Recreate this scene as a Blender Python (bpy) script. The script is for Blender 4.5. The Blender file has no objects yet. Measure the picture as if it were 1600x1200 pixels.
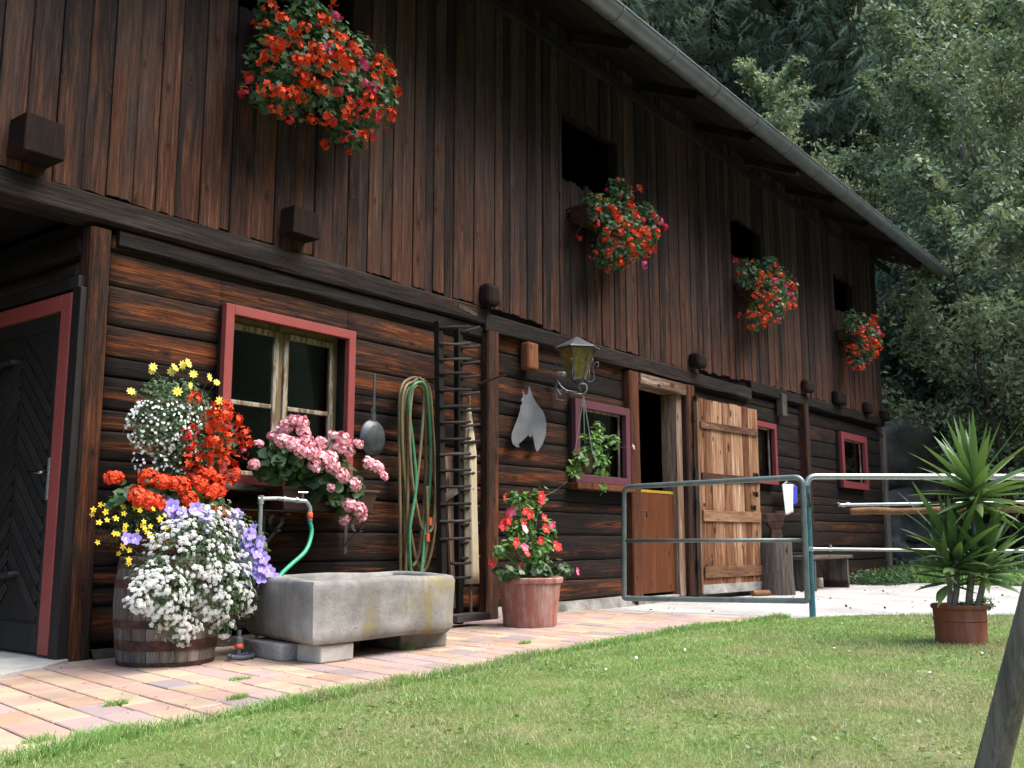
import bpy, math, random
import numpy as np
from mathutils import Vector, Matrix, noise
C = bpy.context.scene.collection
R = math.radians
# ------------------------------------------------------------------ camera, world, sun
F, VX, VY, H = 1550.0, 2000.0, 842.0, 0.65        # focal length in px of the 1600 px frame, eye height
D = 5.1245                                         # distance of the eye from the barn wall (plane y = 0)
pit = math.atan((VY - 600) / F)
yaw = math.atan((VX - 800) / math.hypot(F, VY - 600))
fw = Vector((math.cos(yaw) * math.cos(pit), math.sin(yaw) * math.cos(pit), math.sin(pit)))
rt = Vector((math.sin(yaw), -math.cos(yaw), 0))
up = rt.cross(fw)
EYE = Vector((0, -D, H))
cam = bpy.data.cameras.new('camera')
cam.sensor_width = 36; cam.lens = F / 1600 * 36; cam.clip_end = 2000; cam.clip_start = .05
co = bpy.data.objects.new('camera', cam); C.objects.link(co)
co.matrix_world = Matrix.Translation(EYE) @ Matrix((rt, up, -fw)).transposed().to_4x4()
bpy.context.scene.camera = co
SUN_EL, SUN_AZ = R(56), math.atan2(-0.86, 0.50)    # direction towards the sun
w = bpy.data.worlds.new('World'); bpy.context.scene.world = w; w.use_nodes = True
nt = w.node_tree
sky = nt.nodes.new('ShaderNodeTexSky'); sky.sky_type = 'NISHITA'; sky.sun_disc = False
sky.sun_elevation = SUN_EL; sky.sun_rotation = math.pi / 2 - SUN_AZ
sky.air_density = 1.0; sky.dust_density = 3.0; sky.ozone_density = 1.0
nt.links.new(sky.outputs[0], nt.nodes['Background'].inputs[0])
nt.nodes['Background'].inputs[1].default_value = 0.15
sl = bpy.data.lights.new('sun', 'SUN'); sl.energy = 1.65; sl.angle = R(55); sl.color = (1, .965, .91)
so = bpy.data.objects.new('sun', sl); C.objects.link(so)
sd = Vector((math.cos(SUN_EL) * math.cos(SUN_AZ), math.cos(SUN_EL) * math.sin(SUN_AZ), math.sin(SUN_EL)))
so.rotation_euler = sd.to_track_quat('Z', 'Y').to_euler()
vs = bpy.context.scene.view_settings
vs.view_transform = 'Standard'; vs.look = 'None'; vs.gamma = 1; vs.exposure = 1.93; vs.use_curve_mapping = False
# ------------------------------------------------------------------ helpers
def ray(px, py):
    return fw + rt * ((px - 800) / F) - up * ((py - 600) / F)
def G(px, py, z=0.0):                      # point of a horizontal plane
    r = ray(px, py); return EYE + r * ((z - H) / r.z)
def W(px, py, y=0.0):                      # point of a plane parallel to the wall
    r = ray(px, py); return EYE + r * ((y + D) / r.y)
def S(px, py, x):                          # point of a plane square to the wall
    r = ray(px, py); return EYE + r * (x / r.x)
def AT(px, py, dist):                      # point at a distance along the view axis
    return EYE + ray(px, py) * dist
ORG = {}
def tag(o, label=None, cat=None, group=None, kind=None):
    if label: o['label'] = label
    if cat: o['category'] = cat
    if group: o['group'] = group
    if kind: o['kind'] = kind
    return o
def thing(name, label, cat, loc=(0, 0, 0), group=None):
    o = bpy.data.objects.new(name, None); C.objects.link(o); o.location = loc
    o.empty_display_size = .1
    ORG[o.name] = Vector(loc)
    return tag(o, label, cat, group)
def org(o):
    return ORG.get(o.name, Vector((0, 0, 0))) if o else Vector((0, 0, 0))
def place(name, me, parent=None, loc=None, rot=None, scale=None):
    o = bpy.data.objects.new(name, me); C.objects.link(o)
    if parent:
        o.parent = parent
    if loc is not None:
        o.location = Vector(loc) - org(parent)
        ORG[o.name] = Vector(loc)
    else:
        ORG[o.name] = org(parent)
    if rot is not None: o.rotation_euler = rot
    if scale is not None: o.scale = scale if hasattr(scale, '__len__') else (scale,) * 3
    return o
class MB:
    def __init__(s): s.v = []; s.f = []; s.t = []; s.m = []
    def add(s, vs_, fs, tint=.5, m=0):
        b = len(s.v); s.v += [tuple(x) for x in vs_]
        for f in fs: s.f.append(tuple(i + b for i in f)); s.t.append(tint); s.m.append(m)
    def box(s, x0, x1, y0, y1, z0, z1, tint=.5, m=0):
        s.add([(x0, y0, z0), (x1, y0, z0), (x1, y1, z0), (x0, y1, z0), (x0, y0, z1), (x1, y0, z1), (x1, y1, z1), (x0, y1, z1)],
              [(0, 3, 2, 1), (4, 5, 6, 7), (0, 1, 5, 4), (1, 2, 6, 5), (2, 3, 7, 6), (3, 0, 4, 7)], tint, m)
    def hexa(s, bot, top, tint=.5, m=0):
        n = len(bot)
        s.add(list(bot) + list(top), [tuple(range(n - 1, -1, -1)), tuple(range(n, 2 * n))] +
              [(i, (i + 1) % n, n + (i + 1) % n, n + i) for i in range(n)], tint, m)
    def bar(s, p, q, wd, th, side=Vector((1, 0, 0)), tint=.5, m=0):     # rectangular bar from p to q
        p = Vector(p); q = Vector(q); d = (q - p).normalized(); a = Vector(side); a = (a - d * a.dot(d)).normalized(); b = d.cross(a)
        c = [a * wd / 2 + b * th / 2, -a * wd / 2 + b * th / 2, -a * wd / 2 - b * th / 2, a * wd / 2 - b * th / 2]
        s.hexa([p + k for k in c], [q + k for k in c], tint, m)
    def tube(s, pts, r, n=8, tint=.5, m=0, cap=True):
        pts = [Vector(p) for p in pts]; rs = r if hasattr(r, '__len__') else [r] * len(pts)
        d0 = (pts[1] - pts[0]).normalized()
        a = d0.orthogonal().normalized(); V = []; Fc = []
        for i, p in enumerate(pts):
            d = (pts[min(i + 1, len(pts) - 1)] - pts[max(i - 1, 0)]).normalized()
            a = (a - d * a.dot(d)); a = a.normalized() if a.length > 1e-6 else d.orthogonal().normalized()
            b = d.cross(a)
            for k in range(n):
                t = 2 * math.pi * k / n; V.append(p + (a * math.cos(t) + b * math.sin(t)) * rs[i])
        for i in range(len(pts) - 1):
            for k in range(n):
                k2 = (k + 1) % n; Fc.append((i * n + k, i * n + k2, (i + 1) * n + k2, (i + 1) * n + k))
        if cap:
            Fc.append(tuple(range(n - 1, -1, -1))); e = (len(pts) - 1) * n; Fc.append(tuple(range(e, e + n)))
        s.add(V, Fc, tint, m)
    def lathe(s, prof, c, n=32, tint=.5, m=0, wob=0.0, a0=0, a1=2 * math.pi):
        c = Vector(c); V = []; Fc = []
        for (r, z) in prof:
            for k in range(n):
                t = a0 + (a1 - a0) * k / n; rr = r * (1 + wob * math.sin(3 * t + z * 5))
                V.append(c + Vector((rr * math.cos(t), rr * math.sin(t), z)))
        for i in range(len(prof) - 1):
            for k in range(n):
                k2 = (k + 1) % n; Fc.append((i * n + k, i * n + k2, (i + 1) * n + k2, (i + 1) * n + k))
        Fc.append(tuple(range(n - 1, -1, -1))); e = (len(prof) - 1) * n; Fc.append(tuple(range(e, e + n)))
        s.add(V, Fc, tint, m)
    def prism(s, poly, dvec, tint=.5, m=0):      # polygon (3-D points) pushed along dvec
        n = len(poly); dvec = Vector(dvec)
        s.add([Vector(p) for p in poly] + [Vector(p) + dvec for p in poly],
              [tuple(range(n - 1, -1, -1)), tuple(range(n, 2 * n))] + [(i, (i + 1) % n, n + (i + 1) % n, n + i) for i in range(n)], tint, m)
    def build(s, name, mats, parent=None, bev=0, smooth=False, loc=None, sub=0, autos=None):
        L = Vector(loc) if loc is not None else org(parent)
        me = bpy.data.meshes.new(name)
        me.from_pydata([(a - L.x, b - L.y, c - L.z) for a, b, c in s.v], [], s.f)
        at = me.attributes.new('tint', 'FLOAT', 'FACE'); at.data.foreach_set('value', s.t)
        for m_ in (mats if isinstance(mats, (list, tuple)) else [mats]): me.materials.append(m_)
        me.polygons.foreach_set('material_index', s.m)
        if smooth: me.polygons.foreach_set('use_smooth', [True] * len(s.f))
        me.update()
        if autos and smooth:
            try: me.set_sharp_from_angle(angle=R(autos))
            except Exception: pass
        o = place(name, me, parent, loc if (loc is not None or parent) else None)
        if parent and loc is None: o.location = (0, 0, 0); ORG[o.name] = L
        if bev:
            b = o.modifiers.new('bevel', 'BEVEL'); b.width = bev; b.segments = 2; b.limit_method = 'ANGLE'; b.angle_limit = R(35)
        if sub:
            b = o.modifiers.new('sub', 'SUBSURF'); b.levels = sub; b.render_levels = sub
        return o
def smoothpath(pts, n=6):
    pts = [Vector(p) for p in pts]; out = []
    for i in range(len(pts) - 1):
        p0 = pts[max(i - 1, 0)]; p1 = pts[i]; p2 = pts[i + 1]; p3 = pts[min(i + 2, len(pts) - 1)]
        for k in range(n):
            t = k / n
            out.append(.5 * ((2 * p1) + (p2 - p0) * t + (2 * p0 - 5 * p1 + 4 * p2 - p3) * t * t + (3 * p1 - p0 - 3 * p2 + p3) * t ** 3))
    out.append(pts[-1]); return out
# many copies of one small template as a single mesh (leaves, blades, petals)
def rotmats(nrm, spin):
    nrm = nrm / np.maximum(np.linalg.norm(nrm, axis=1, keepdims=True), 1e-9)
    ref = np.where(np.abs(nrm[:, 2:3]) < .9, np.array([[0, 0, 1.]]), np.array([[1., 0, 0]]))
    a = np.cross(ref, nrm); a /= np.linalg.norm(a, axis=1, keepdims=True); b = np.cross(nrm, a)
    c, s_ = np.cos(spin)[:, None], np.sin(spin)[:, None]
    return np.stack([a * c + b * s_, -a * s_ + b * c, nrm], axis=2)
def scatter_mesh(name, tv, tf, pos, rot, scale, tint, mat, tm=None, origin=(0, 0, 0), smooth=False):
    tv = np.asarray(tv, float); n = len(pos); k = len(tv)
    sc = np.asarray(scale, float)
    if sc.ndim == 1: sc = sc[:, None]
    V = np.einsum('nij,nkj->nki', rot, tv[None] * sc[:, None, :]) + pos[:, None, :] - np.array(origin)[None, None]
    V = V.reshape(-1, 3)
    lens = np.array([len(f) for f in tf]); flat = np.concatenate([np.array(f) for f in tf])
    loops = (flat[None] + (np.arange(n) * k)[:, None]).ravel()
    tot = np.tile(lens, n); start = np.concatenate([[0], np.cumsum(tot)[:-1]])
    me = bpy.data.meshes.new(name)
    me.vertices.add(len(V)); me.vertices.foreach_set('co', V.astype(np.float32).ravel())
    me.loops.add(len(loops)); me.loops.foreach_set('vertex_index', loops.astype(np.int32))
    me.polygons.add(len(tot)); me.polygons.foreach_set('loop_start', start.astype(np.int32))
    if smooth: me.polygons.foreach_set('use_smooth', np.ones(len(tot), bool))
    at = me.attributes.new('tint', 'FLOAT', 'FACE')
    tt = np.repeat(np.asarray(tint, float), len(tf)); at.data.foreach_set('value', tt.astype(np.float32))
    for m_ in (mat if isinstance(mat, (list, tuple)) else [mat]): me.materials.append(m_)
    if tm is not None: me.polygons.foreach_set('material_index', np.tile(np.array(tm), n).astype(np.int32))
    me.update(calc_edges=True); me.validate()
    return me
# ------------------------------------------------------------------ materials
class NT:
    def __init__(s, name):
        s.m = bpy.data.materials.new(name); s.m.use_nodes = True; s.t = s.m.node_tree
        s.b = s.t.nodes['Principled BSDF']; s.out = s.t.nodes['Material Output']
    def n(s, typ, **kw):
        x = s.t.nodes.new(typ)
        for k, v in kw.items(): setattr(x, k, v)
        return x
    def l(s, a, b): s.t.links.new(a, b)
    def setv(s, inp, v):
        if hasattr(v, 'is_output') or hasattr(v, 'links'): s.l(v, inp)
        else: inp.default_value = v
    def coord(s, kind='Object', scale=(1, 1, 1)):
        c = s.n('ShaderNodeTexCoord'); m = s.n('ShaderNodeMapping'); s.l(c.outputs[kind], m.inputs[0]); m.inputs['Scale'].default_value = scale; return m.outputs[0]
    def world(s, scale=(1, 1, 1)):
        c = s.n('ShaderNodeNewGeometry'); m = s.n('ShaderNodeMapping'); s.l(c.outputs['Position'], m.inputs[0]); m.inputs['Scale'].default_value = scale; return m.outputs[0]
    def attr(s, name='tint'):
        a = s.n('ShaderNodeAttribute'); a.attribute_name = name; return a.outputs['Fac']
    def noise(s, vec, scale=5, detail=4, rough=.55, dist=0):
        x = s.n('ShaderNodeTexNoise'); s.l(vec, x.inputs['Vector']); x.inputs['Scale'].default_value = scale; x.inputs['Detail'].default_value = detail
        x.inputs['Roughness'].default_value = rough; x.inputs['Distortion'].default_value = dist; return x.outputs['Fac']
    def math(s, op, a, b=None, c=None, clamp=False):
        x = s.n('ShaderNodeMath'); x.operation = op; x.use_clamp = clamp; s.setv(x.inputs[0], a)
        if b is not None: s.setv(x.inputs[1], b)
        if c is not None: s.setv(x.inputs[2], c)
        return x.outputs[0]
    def ramp(s, fac, stops):
        x = s.n('ShaderNodeValToRGB'); s.l(fac, x.inputs[0]); e = x.color_ramp.elements
        while len(e) < len(stops): e.new(.5)
        for i, (p, c) in enumerate(stops):
            e[i].position = p; e[i].color = (c[0], c[1], c[2], 1) if hasattr(c, '__len__') else (c, c, c, 1)
        return x.outputs[0]
    def mix(s, fac, a, b, mode='MIX'):
        x = s.n('ShaderNodeMix'); x.data_type = 'RGBA'; x.blend_type = mode; s.setv(x.inputs[0], fac)
        for i, v in ((6, a), (7, b)):
            if isinstance(v, tuple): x.inputs[i].default_value = (v[0], v[1], v[2], 1)
            else: s.l(v, x.inputs[i])
        return x.outputs[2]
    def bump(s, h, strength=.4, dist=.01):
        x = s.n('ShaderNodeBump'); s.l(h, x.inputs['Height']); x.inputs['Strength'].default_value = strength; x.inputs['Distance'].default_value = dist
        s.l(x.outputs[0], s.b.inputs['Normal']); return x
    def fin(s, col, rough=.7, spec=.3, metal=0):
        s.setv(s.b.inputs['Base Color'], (*col, 1) if isinstance(col, tuple) and len(col) == 3 else col)
        s.setv(s.b.inputs['Roughness'], rough); s.b.inputs['Specular IOR Level'].default_value = spec; s.b.inputs['Metallic'].default_value = metal
        return s.m
def wood(name, axis, stops, patch=None, patch_at=(.5, .65), rough=.8, bump=.5, fine=1.0, height=None, knots=True, wear_light=None, spec=.15, seam=None, xfade=None):
    """streaky wood; axis = grain direction; patch = second ramp that shows where a broad noise is high"""
    t = NT(name); ti = t.attr()
    g = t.n('ShaderNodeNewGeometry'); off = t.n('ShaderNodeCombineXYZ')
    for i in range(3): t.l(t.math('MULTIPLY', ti, (37.3, 11.1, 23.7)[i]), off.inputs[i])
    ad = t.n('ShaderNodeVectorMath'); ad.operation = 'ADD'; t.l(g.outputs['Position'], ad.inputs[0]); t.l(off.outputs[0], ad.inputs[1])
    def mp(al, ac):
        m = t.n('ShaderNodeMapping'); t.l(ad.outputs[0], m.inputs[0]); sc = [ac] * 3; sc['XYZ'.index(axis)] = al; m.inputs['Scale'].default_value = sc; return m.outputs[0]
    grain = t.noise(mp(1.6, 34 * fine), 1.6, 6, .65, .3)
    fineg = t.noise(mp(4, 150 * fine), 1.2, 3, .6)
    broad = t.noise(mp(.9, 7.0), 1.2, 5, .6, .4)
    fac = t.math('ADD', t.math('MULTIPLY', grain, .55), t.math('MULTIPLY', broad, .45))
    fac = t.math('ADD', fac, t.math('MULTIPLY', t.math('SUBTRACT', ti, .5), .24))
    fac = t.math('ADD', fac, t.math('MULTIPLY', t.math('SUBTRACT', fineg, .5), .34))
    col = t.ramp(fac, stops)
    if patch:
        pf = t.noise(mp(.55, 5.5), 1.7, 7, .68, .6)
        if height:                    # weathering bares the wood towards the foot of the boards
            z = t.n('ShaderNodeSeparateXYZ'); t.l(g.outputs['Position'], z.inputs[0])
            mr = t.n('ShaderNodeMapRange'); t.l(z.outputs[2], mr.inputs[0]); mr.inputs[1].default_value = height[0]; mr.inputs[2].default_value = height[1]
            mr.inputs[3].default_value = height[2]; mr.inputs[4].default_value = height[3]
            pf = t.math('ADD', pf, mr.outputs[0])
        pf = t.math('ADD', pf, t.math('MULTIPLY', t.math('SUBTRACT', ti, .5), .10))
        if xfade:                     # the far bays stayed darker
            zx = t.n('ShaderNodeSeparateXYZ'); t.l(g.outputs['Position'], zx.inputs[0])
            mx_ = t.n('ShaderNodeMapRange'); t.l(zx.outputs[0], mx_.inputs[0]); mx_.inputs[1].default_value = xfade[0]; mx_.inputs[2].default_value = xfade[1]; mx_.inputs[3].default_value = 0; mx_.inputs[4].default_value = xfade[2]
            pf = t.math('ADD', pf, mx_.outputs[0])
        if wear_light:
            be = t.attr('belly'); pf = t.math('ADD', pf, t.math('MULTIPLY', t.math('SUBTRACT', be, .5), wear_light))  # log bellies more orange: weathering plus light painted into the colour
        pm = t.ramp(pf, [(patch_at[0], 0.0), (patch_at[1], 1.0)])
        pc = t.ramp(t.math('ADD', t.math('MULTIPLY', grain, .6), t.math('MULTIPLY', fineg, .4)), patch)
        col = t.mix(pm, col, pc)
    if knots:                         # dark knots with a reddish rim, in the plane of the wall
        sk = t.n('ShaderNodeSeparateXYZ'); t.l(ad.outputs[0], sk.inputs[0]); ck = t.n('ShaderNodeCombineXYZ')
        u_, v_ = (sk.outputs[0], sk.outputs[2]) if axis != 'Y' else (sk.outputs[1], sk.outputs[2])
        wv = t.math('MULTIPLY', t.math('SUBTRACT', grain, .5), .25)
        t.l(t.math('ADD', t.math('MULTIPLY', u_, 8.0 if axis == 'Z' else 3.6), wv), ck.inputs[0]); t.l(t.math('ADD', t.math('MULTIPLY', v_, 3.6 if axis == 'Z' else 8.0), wv), ck.inputs[1])
        v = t.n('ShaderNodeTexVoronoi'); v.voronoi_dimensions = '2D'; t.l(ck.outputs[0], v.inputs['Vector']); v.inputs['Scale'].default_value = 1.0
        sc_ = t.n('ShaderNodeSeparateColor'); t.l(v.outputs['Color'], sc_.inputs[0]); on = t.math('LESS_THAN', sc_.outputs[0], .27); kd = t.math('DIVIDE', v.outputs['Distance'], t.math('ADD', .55, t.math('MULTIPLY', sc_.outputs[1], .7)))
        kc = t.ramp(kd, [(0.05, (.010, .005, .004)), (.10, (.055, .020, .010)), (.16, (.012, .006, .004))]); km = t.math('MULTIPLY', t.ramp(kd, [(.12, .9), (.20, 0.0)]), on)
        col = t.mix(km, col, kc)
    if seam:
        cr = t.noise(mp(.8, 22), 2.2, 2, .5, 1.2)
        cf = t.ramp(cr, [(.488, 1.0), (.5, .05), (.512, 1.0)]); col = t.mix(seam, col, cf, 'MULTIPLY')
    hgt = t.math('ADD', t.math('MULTIPLY', grain, .7), t.math('MULTIPLY', fineg, .5))
    t.bump(hgt, bump, .012)
    return t.fin(col, rough, spec)
M = {}
BL = [(.30, (.004, .0034, .0032)), (.46, (.0095, .007, .006)), (.57, (.021, .0125, .009)), (.70, (.05, .025, .015)), (.84, (.11, .055, .032))]
OR = [(.28, (.018, .007, .004)), (.42, (.050, .015, .006)), (.54, (.14, .040, .012)), (.70, (.34, .12, .040))]
M['board'] = wood('weathered_boards', 'Z', [(.30, (.007, .0056, .0052)), (.45, (.020, .014, .0125)), (.56, (.038, .0245, .0205)), (.68, (.065, .040, .031)), (.82, (.12, .082, .063))],
                  patch=[(.32, (.024, .0105, .007)), (.44, (.045, .018, .011)), (.56, (.095, .038, .020)), (.70, (.25, .12, .06))], patch_at=(.49, .68), height=(2.5, 4.5, .12, -.15), bump=.6, seam=.6)
M['log'] = wood('charred_logs', 'X', BL, patch=OR, patch_at=(.515, .67), wear_light=.20, bump=.8, seam=.85, xfade=(5.6, 9.5, -.10))
M['log_side'] = wood('charred_logs_side', 'Y', BL, patch=None, bump=.9, seam=.8)
M['beam'] = wood('old_beam', 'X', [(.3, (.005, .0046, .0043)), (.48, (.014, .0115, .010)), (.62, (.035, .027, .022)), (.8, (.10, .08, .068))], patch=OR, patch_at=(.60, .8), bump=.8, seam=.9)
M['soffit'] = wood('soffit_boards', 'X', [(.3, (.005, .0045, .004)), (.5, (.013, .010, .0085)), (.7, (.03, .022, .017)), (.85, (.07, .05, .038))], bump=.5)
M['post'] = wood('old_post', 'Z', [(.3, (.006, .005, .0045)), (.48, (.016, .011, .009)), (.62, (.036, .020, .014)), (.8, (.085, .048, .032))], patch=OR, patch_at=(.50, .70), bump=.8, seam=.8)
M['orange_post'] = wood('orange_post', 'Z', [(.3, (.035, .013, .008)), (.48, (.095, .034, .015)), (.62, (.18, .068, .028)), (.8, (.30, .14, .065))], bump=.8, seam=.8)
M['endgrain'] = wood('end_grain', 'Z', [(.3, (.0035, .0028, .0024)), (.5, (.0085, .0048, .0036)), (.7, (.022, .010, .006)), (.85, (.05, .022, .012))], bump=.8)
M['pale_wood'] = wood('pale_weathered_wood', 'Z', [(.3, (.05, .026, .015)), (.45, (.12, .068, .04)), (.58, (.22, .155, .11)), (.75, (.45, .40, .35))], bump=.6)
M['lintel'] = wood('lintel_wood', 'X', [(.3, (.02, .011, .007)), (.45, (.06, .03, .017)), (.58, (.13, .075, .045)), (.75, (.42, .36, .30))], bump=.7)
M['grey_wood'] = wood('grey_wood', 'Z', [(.3, (.03, .025, .021)), (.48, (.075, .063, .053)), (.6, (.125, .106, .092)), (.8, (.24, .215, .19))], bump=.7, seam=.9)
M['grey_wood_x'] = wood('grey_wood_flat', 'X', [(.3, (.03, .025, .021)), (.48, (.075, .063, .053)), (.6, (.125, .106, .092)), (.8, (.24, .215, .19))], bump=.7)
M['door_plank'] = wood('worn_door_planks', 'Z', [(.28, (.045, .018, .009)), (.42, (.13, .055, .026)), (.54, (.25, .13, .068)), (.66, (.38, .25, .155)), (.78, (.6, .5, .4))],
                       patch=[(.35, (.07, .024, .011)), (.5, (.14, .052, .022)), (.65, (.26, .115, .052))], patch_at=(.52, .62), height=(.2, 1.4, .09, -.06), bump=.6, seam=.5)
M['batten'] = wood('batten_wood', 'X', [(.3, (.02, .010, .007)), (.5, (.06, .028, .016)), (.66, (.14, .075, .045)), (.8, (.3, .2, .14))], bump=.6, knots=False)
M['batten_pale'] = wood('batten_pale', 'X', [(.3, (.08, .038, .02)), (.5, (.19, .10, .055)), (.66, (.30, .18, .11)), (.8, (.45, .33, .24))], bump=.5, knots=False)
M['half_door'] = wood('half_door_board', 'Z', [(.3, (.05, .016, .007)), (.5, (.095, .031, .012)), (.65, (.135, .048, .018)), (.8, (.2, .085, .038))], bump=.25, rough=.5)
M['chevron'] = wood('dark_stained_boards', 'Z', [(.3, (.006, .005, .0045)), (.5, (.012, .010, .0085)), (.7, (.022, .018, .016)), (.85, (.045, .038, .033))], bump=.4, knots=False, rough=.55, spec=.35)
M['rung'] = wood('rack_wood', 'X', [(.3, (.008, .0065, .006)), (.5, (.02, .016, .014)), (.66, (.045, .037, .032)), (.8, (.10, .085, .075))], bump=.5, knots=False)
M['rail_wood'] = wood('rack_rail_wood', 'Z', [(.3, (.006, .005, .0045)), (.5, (.016, .0125, .011)), (.66, (.034, .027, .023)), (.8, (.075, .063, .054))], bump=.6, knots=False)
M['barrel'] = wood('barrel_staves', 'Z', [(.3, (.055, .044, .036)), (.46, (.13, .108, .09)), (.6, (.20, .17, .145)), (.8, (.32, .285, .25))], bump=.6, knots=False)
M['pole'] = wood('peeled_pole', 'X', [(.3, (.08, .035, .016)), (.5, (.19, .095, .046)), (.66, (.28, .165, .09)), (.8, (.4, .27, .17))], bump=.5)
def paint(name, col, wear=.25, under=(.12, .07, .045), rough=.5, axis='Z', sc=30):
    t = NT(name); v = t.world((sc, sc, sc) if axis is None else tuple(sc * (.12 if a == axis else 1) for a in 'XYZ'))
    n = t.noise(v, 1, 6, .7); n2 = t.noise(t.world((3, 3, 3)), 1, 4)
    c = t.mix(t.ramp(n2, [(.3, .0), (.7, 1.0)]), col, tuple(x * .78 for x in col))
    c = t.mix(t.ramp(n, [(.72 - wear * .4, 0.0), (.78 - wear * .4, 1.0)]), c, under)
    t.bump(n, .3, .004); return t.fin(c, rough, .35)
M['red_paint'] = paint('red_paint', (.27, .058, .052), .12, (.2, .06, .045))
M['maroon_paint'] = paint('maroon_paint', (.105, .034, .048), .18, (.12, .06, .06))
M['red_frame'] = paint('red_frame_paint', (.19, .036, .042), .15)
M['sash'] = paint('worn_sash_paint', (.34, .30, .235), .62, (.12, .08, .04), .6)
M['sash_y'] = paint('ochre_sash', (.17, .12, .06), .4, (.06, .04, .024), .6)
M['yellow'] = paint('yellow_paint', (.36, .22, .02), .1)
def plain(name, col, rough=.6, spec=.3, metal=0, var=.25, sc=20, bump=.15):
    t = NT(name); n = t.noise(t.world((sc, sc, sc)), 1, 5, .6)
    c = t.mix(t.ramp(n, [(.35, 0.0), (.7, 1.0)]), tuple(x * (1 - var) for x in col), tuple(min(1, x * (1 + var)) for x in col))
    if bump: t.bump(n, bump, .004)
    return t.fin(c, rough, spec, metal)
M['iron'] = plain('black_iron', (.035, .033, .032), .55, .4, .6)
M['forged'] = plain('forged_grey_iron', (.10, .105, .112), .5, .5, .5)
M['rust_iron'] = plain('rusty_iron', (.075, .042, .032), .75, .3, .3, .5)
M['zinc'] = plain('zinc_gutter', (.13, .15, .158), .40, .5, .35, .2, 5)
M['gate_pipe'] = plain('grey_green_pipe', (.14, .175, .165), .42, .5, .3, .25, 9)
M['teal'] = plain('teal_pipe', (.035, .13, .155), .4, .5, .1, .25, 9)
M['galv'] = plain('galvanised_steel', (.45, .48, .49), .35, .6, .7, .15, 40)
M['chrome'] = plain('chrome_tap', (.6, .6, .6), .18, .6, 1, .1)
M['roof'] = plain('dark_roof', (.03, .03, .032), .8, .2, 0, .3, 3)
M['sheet'] = plain('grey_sheet_metal', (.19, .195, .21), .55, .4, .25, .25, 7)
M['pan'] = plain('pan_iron', (.07, .08, .085), .5, .5, .6, .35, 14)
M['orange_plastic'] = plain('orange_plastic', (.7, .12, .03), .4, .4, 0, .1)
M['grey_plastic'] = plain('grey_plastic', (.10, .11, .14), .35, .4, 0, .1)
M['brown_plastic'] = plain('brown_plastic', (.05, .022, .016), .45, .4, 0, .2)
M['hose_tan'] = plain('hose_tan', (.17, .13, .062), .45, .4, 0, .15)
M['hose_green'] = plain('hose_green', (.05, .20, .10), .4, .4, 0, .15)
M['hose_mint'] = plain('hose_mint', (.035, .30, .18), .35, .4, 0, .1)
M['cloth_cream'] = plain('cream_canvas', (.42, .355, .235), .85, .2, 0, .1, 6, .3)
M['cloth_white'] = plain('white_cloth', (.62, .65, .66), .9, .2, 0, .1, 15, .3)
M['cloth_blue'] = plain('blue_cloth', (.04, .06, .35), .9, .2, 0, .1, 15, .3)
M['soil'] = plain('soil', (.03, .02, .013), .95, .1, 0, .4, 40, .6)
M['bark'] = plain('bark', (.19, .175, .15), .9, .1, 0, .4, 12, .8)
M['bark_dark'] = plain('dark_bark', (.05, .04, .035), .9, .1, 0, .4, 12, .8)
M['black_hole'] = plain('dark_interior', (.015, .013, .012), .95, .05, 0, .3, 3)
M['bone'] = plain('plaster', (.42, .40, .36), .9, .2, 0, .25, 6, .6)
M['cream'] = plain('cream_tag', (.62, .50, .36), .7, .2, 0, .1)
def glass():
    t = NT('window_glass'); t.t.nodes.remove(t.b)
    tr = t.n('ShaderNodeBsdfTransparent'); tr.inputs[0].default_value = (.6, .65, .62, 1)
    gl = t.n('ShaderNodeBsdfGlossy'); gl.inputs['Roughness'].default_value = .03; gl.inputs[0].default_value = (.8, .85, .85, 1)
    fr = t.n('ShaderNodeFresnel'); fr.inputs[0].default_value = 1.5
    nz = t.noise(t.world((2, 2, 2)), 1, 2); b = t.n('ShaderNodeBump'); t.l(nz, b.inputs['Height']); b.inputs['Strength'].default_value = .08; t.l(b.outputs[0], gl.inputs['Normal'])
    mx = t.n('ShaderNodeMixShader'); t.l(fr.outputs[0], mx.inputs[0]); t.l(tr.outputs[0], mx.inputs[1]); t.l(gl.outputs[0], mx.inputs[2])
    t.l(mx.outputs[0], t.out.inputs[0]); return t.m
M['glass'] = glass()
def amber():
    t = NT('amber_glass'); v = t.world((40, 40, 25)); n = t.noise(v, 1, 3)
    c = t.ramp(n, [(.3, (.09, .065, .015)), (.7, (.26, .20, .05))])
    t.b.inputs['Transmission Weight'].default_value = .25; t.bump(n, .5, .005); return t.fin(c, .25, .5)
M['amber'] = amber()
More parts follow.
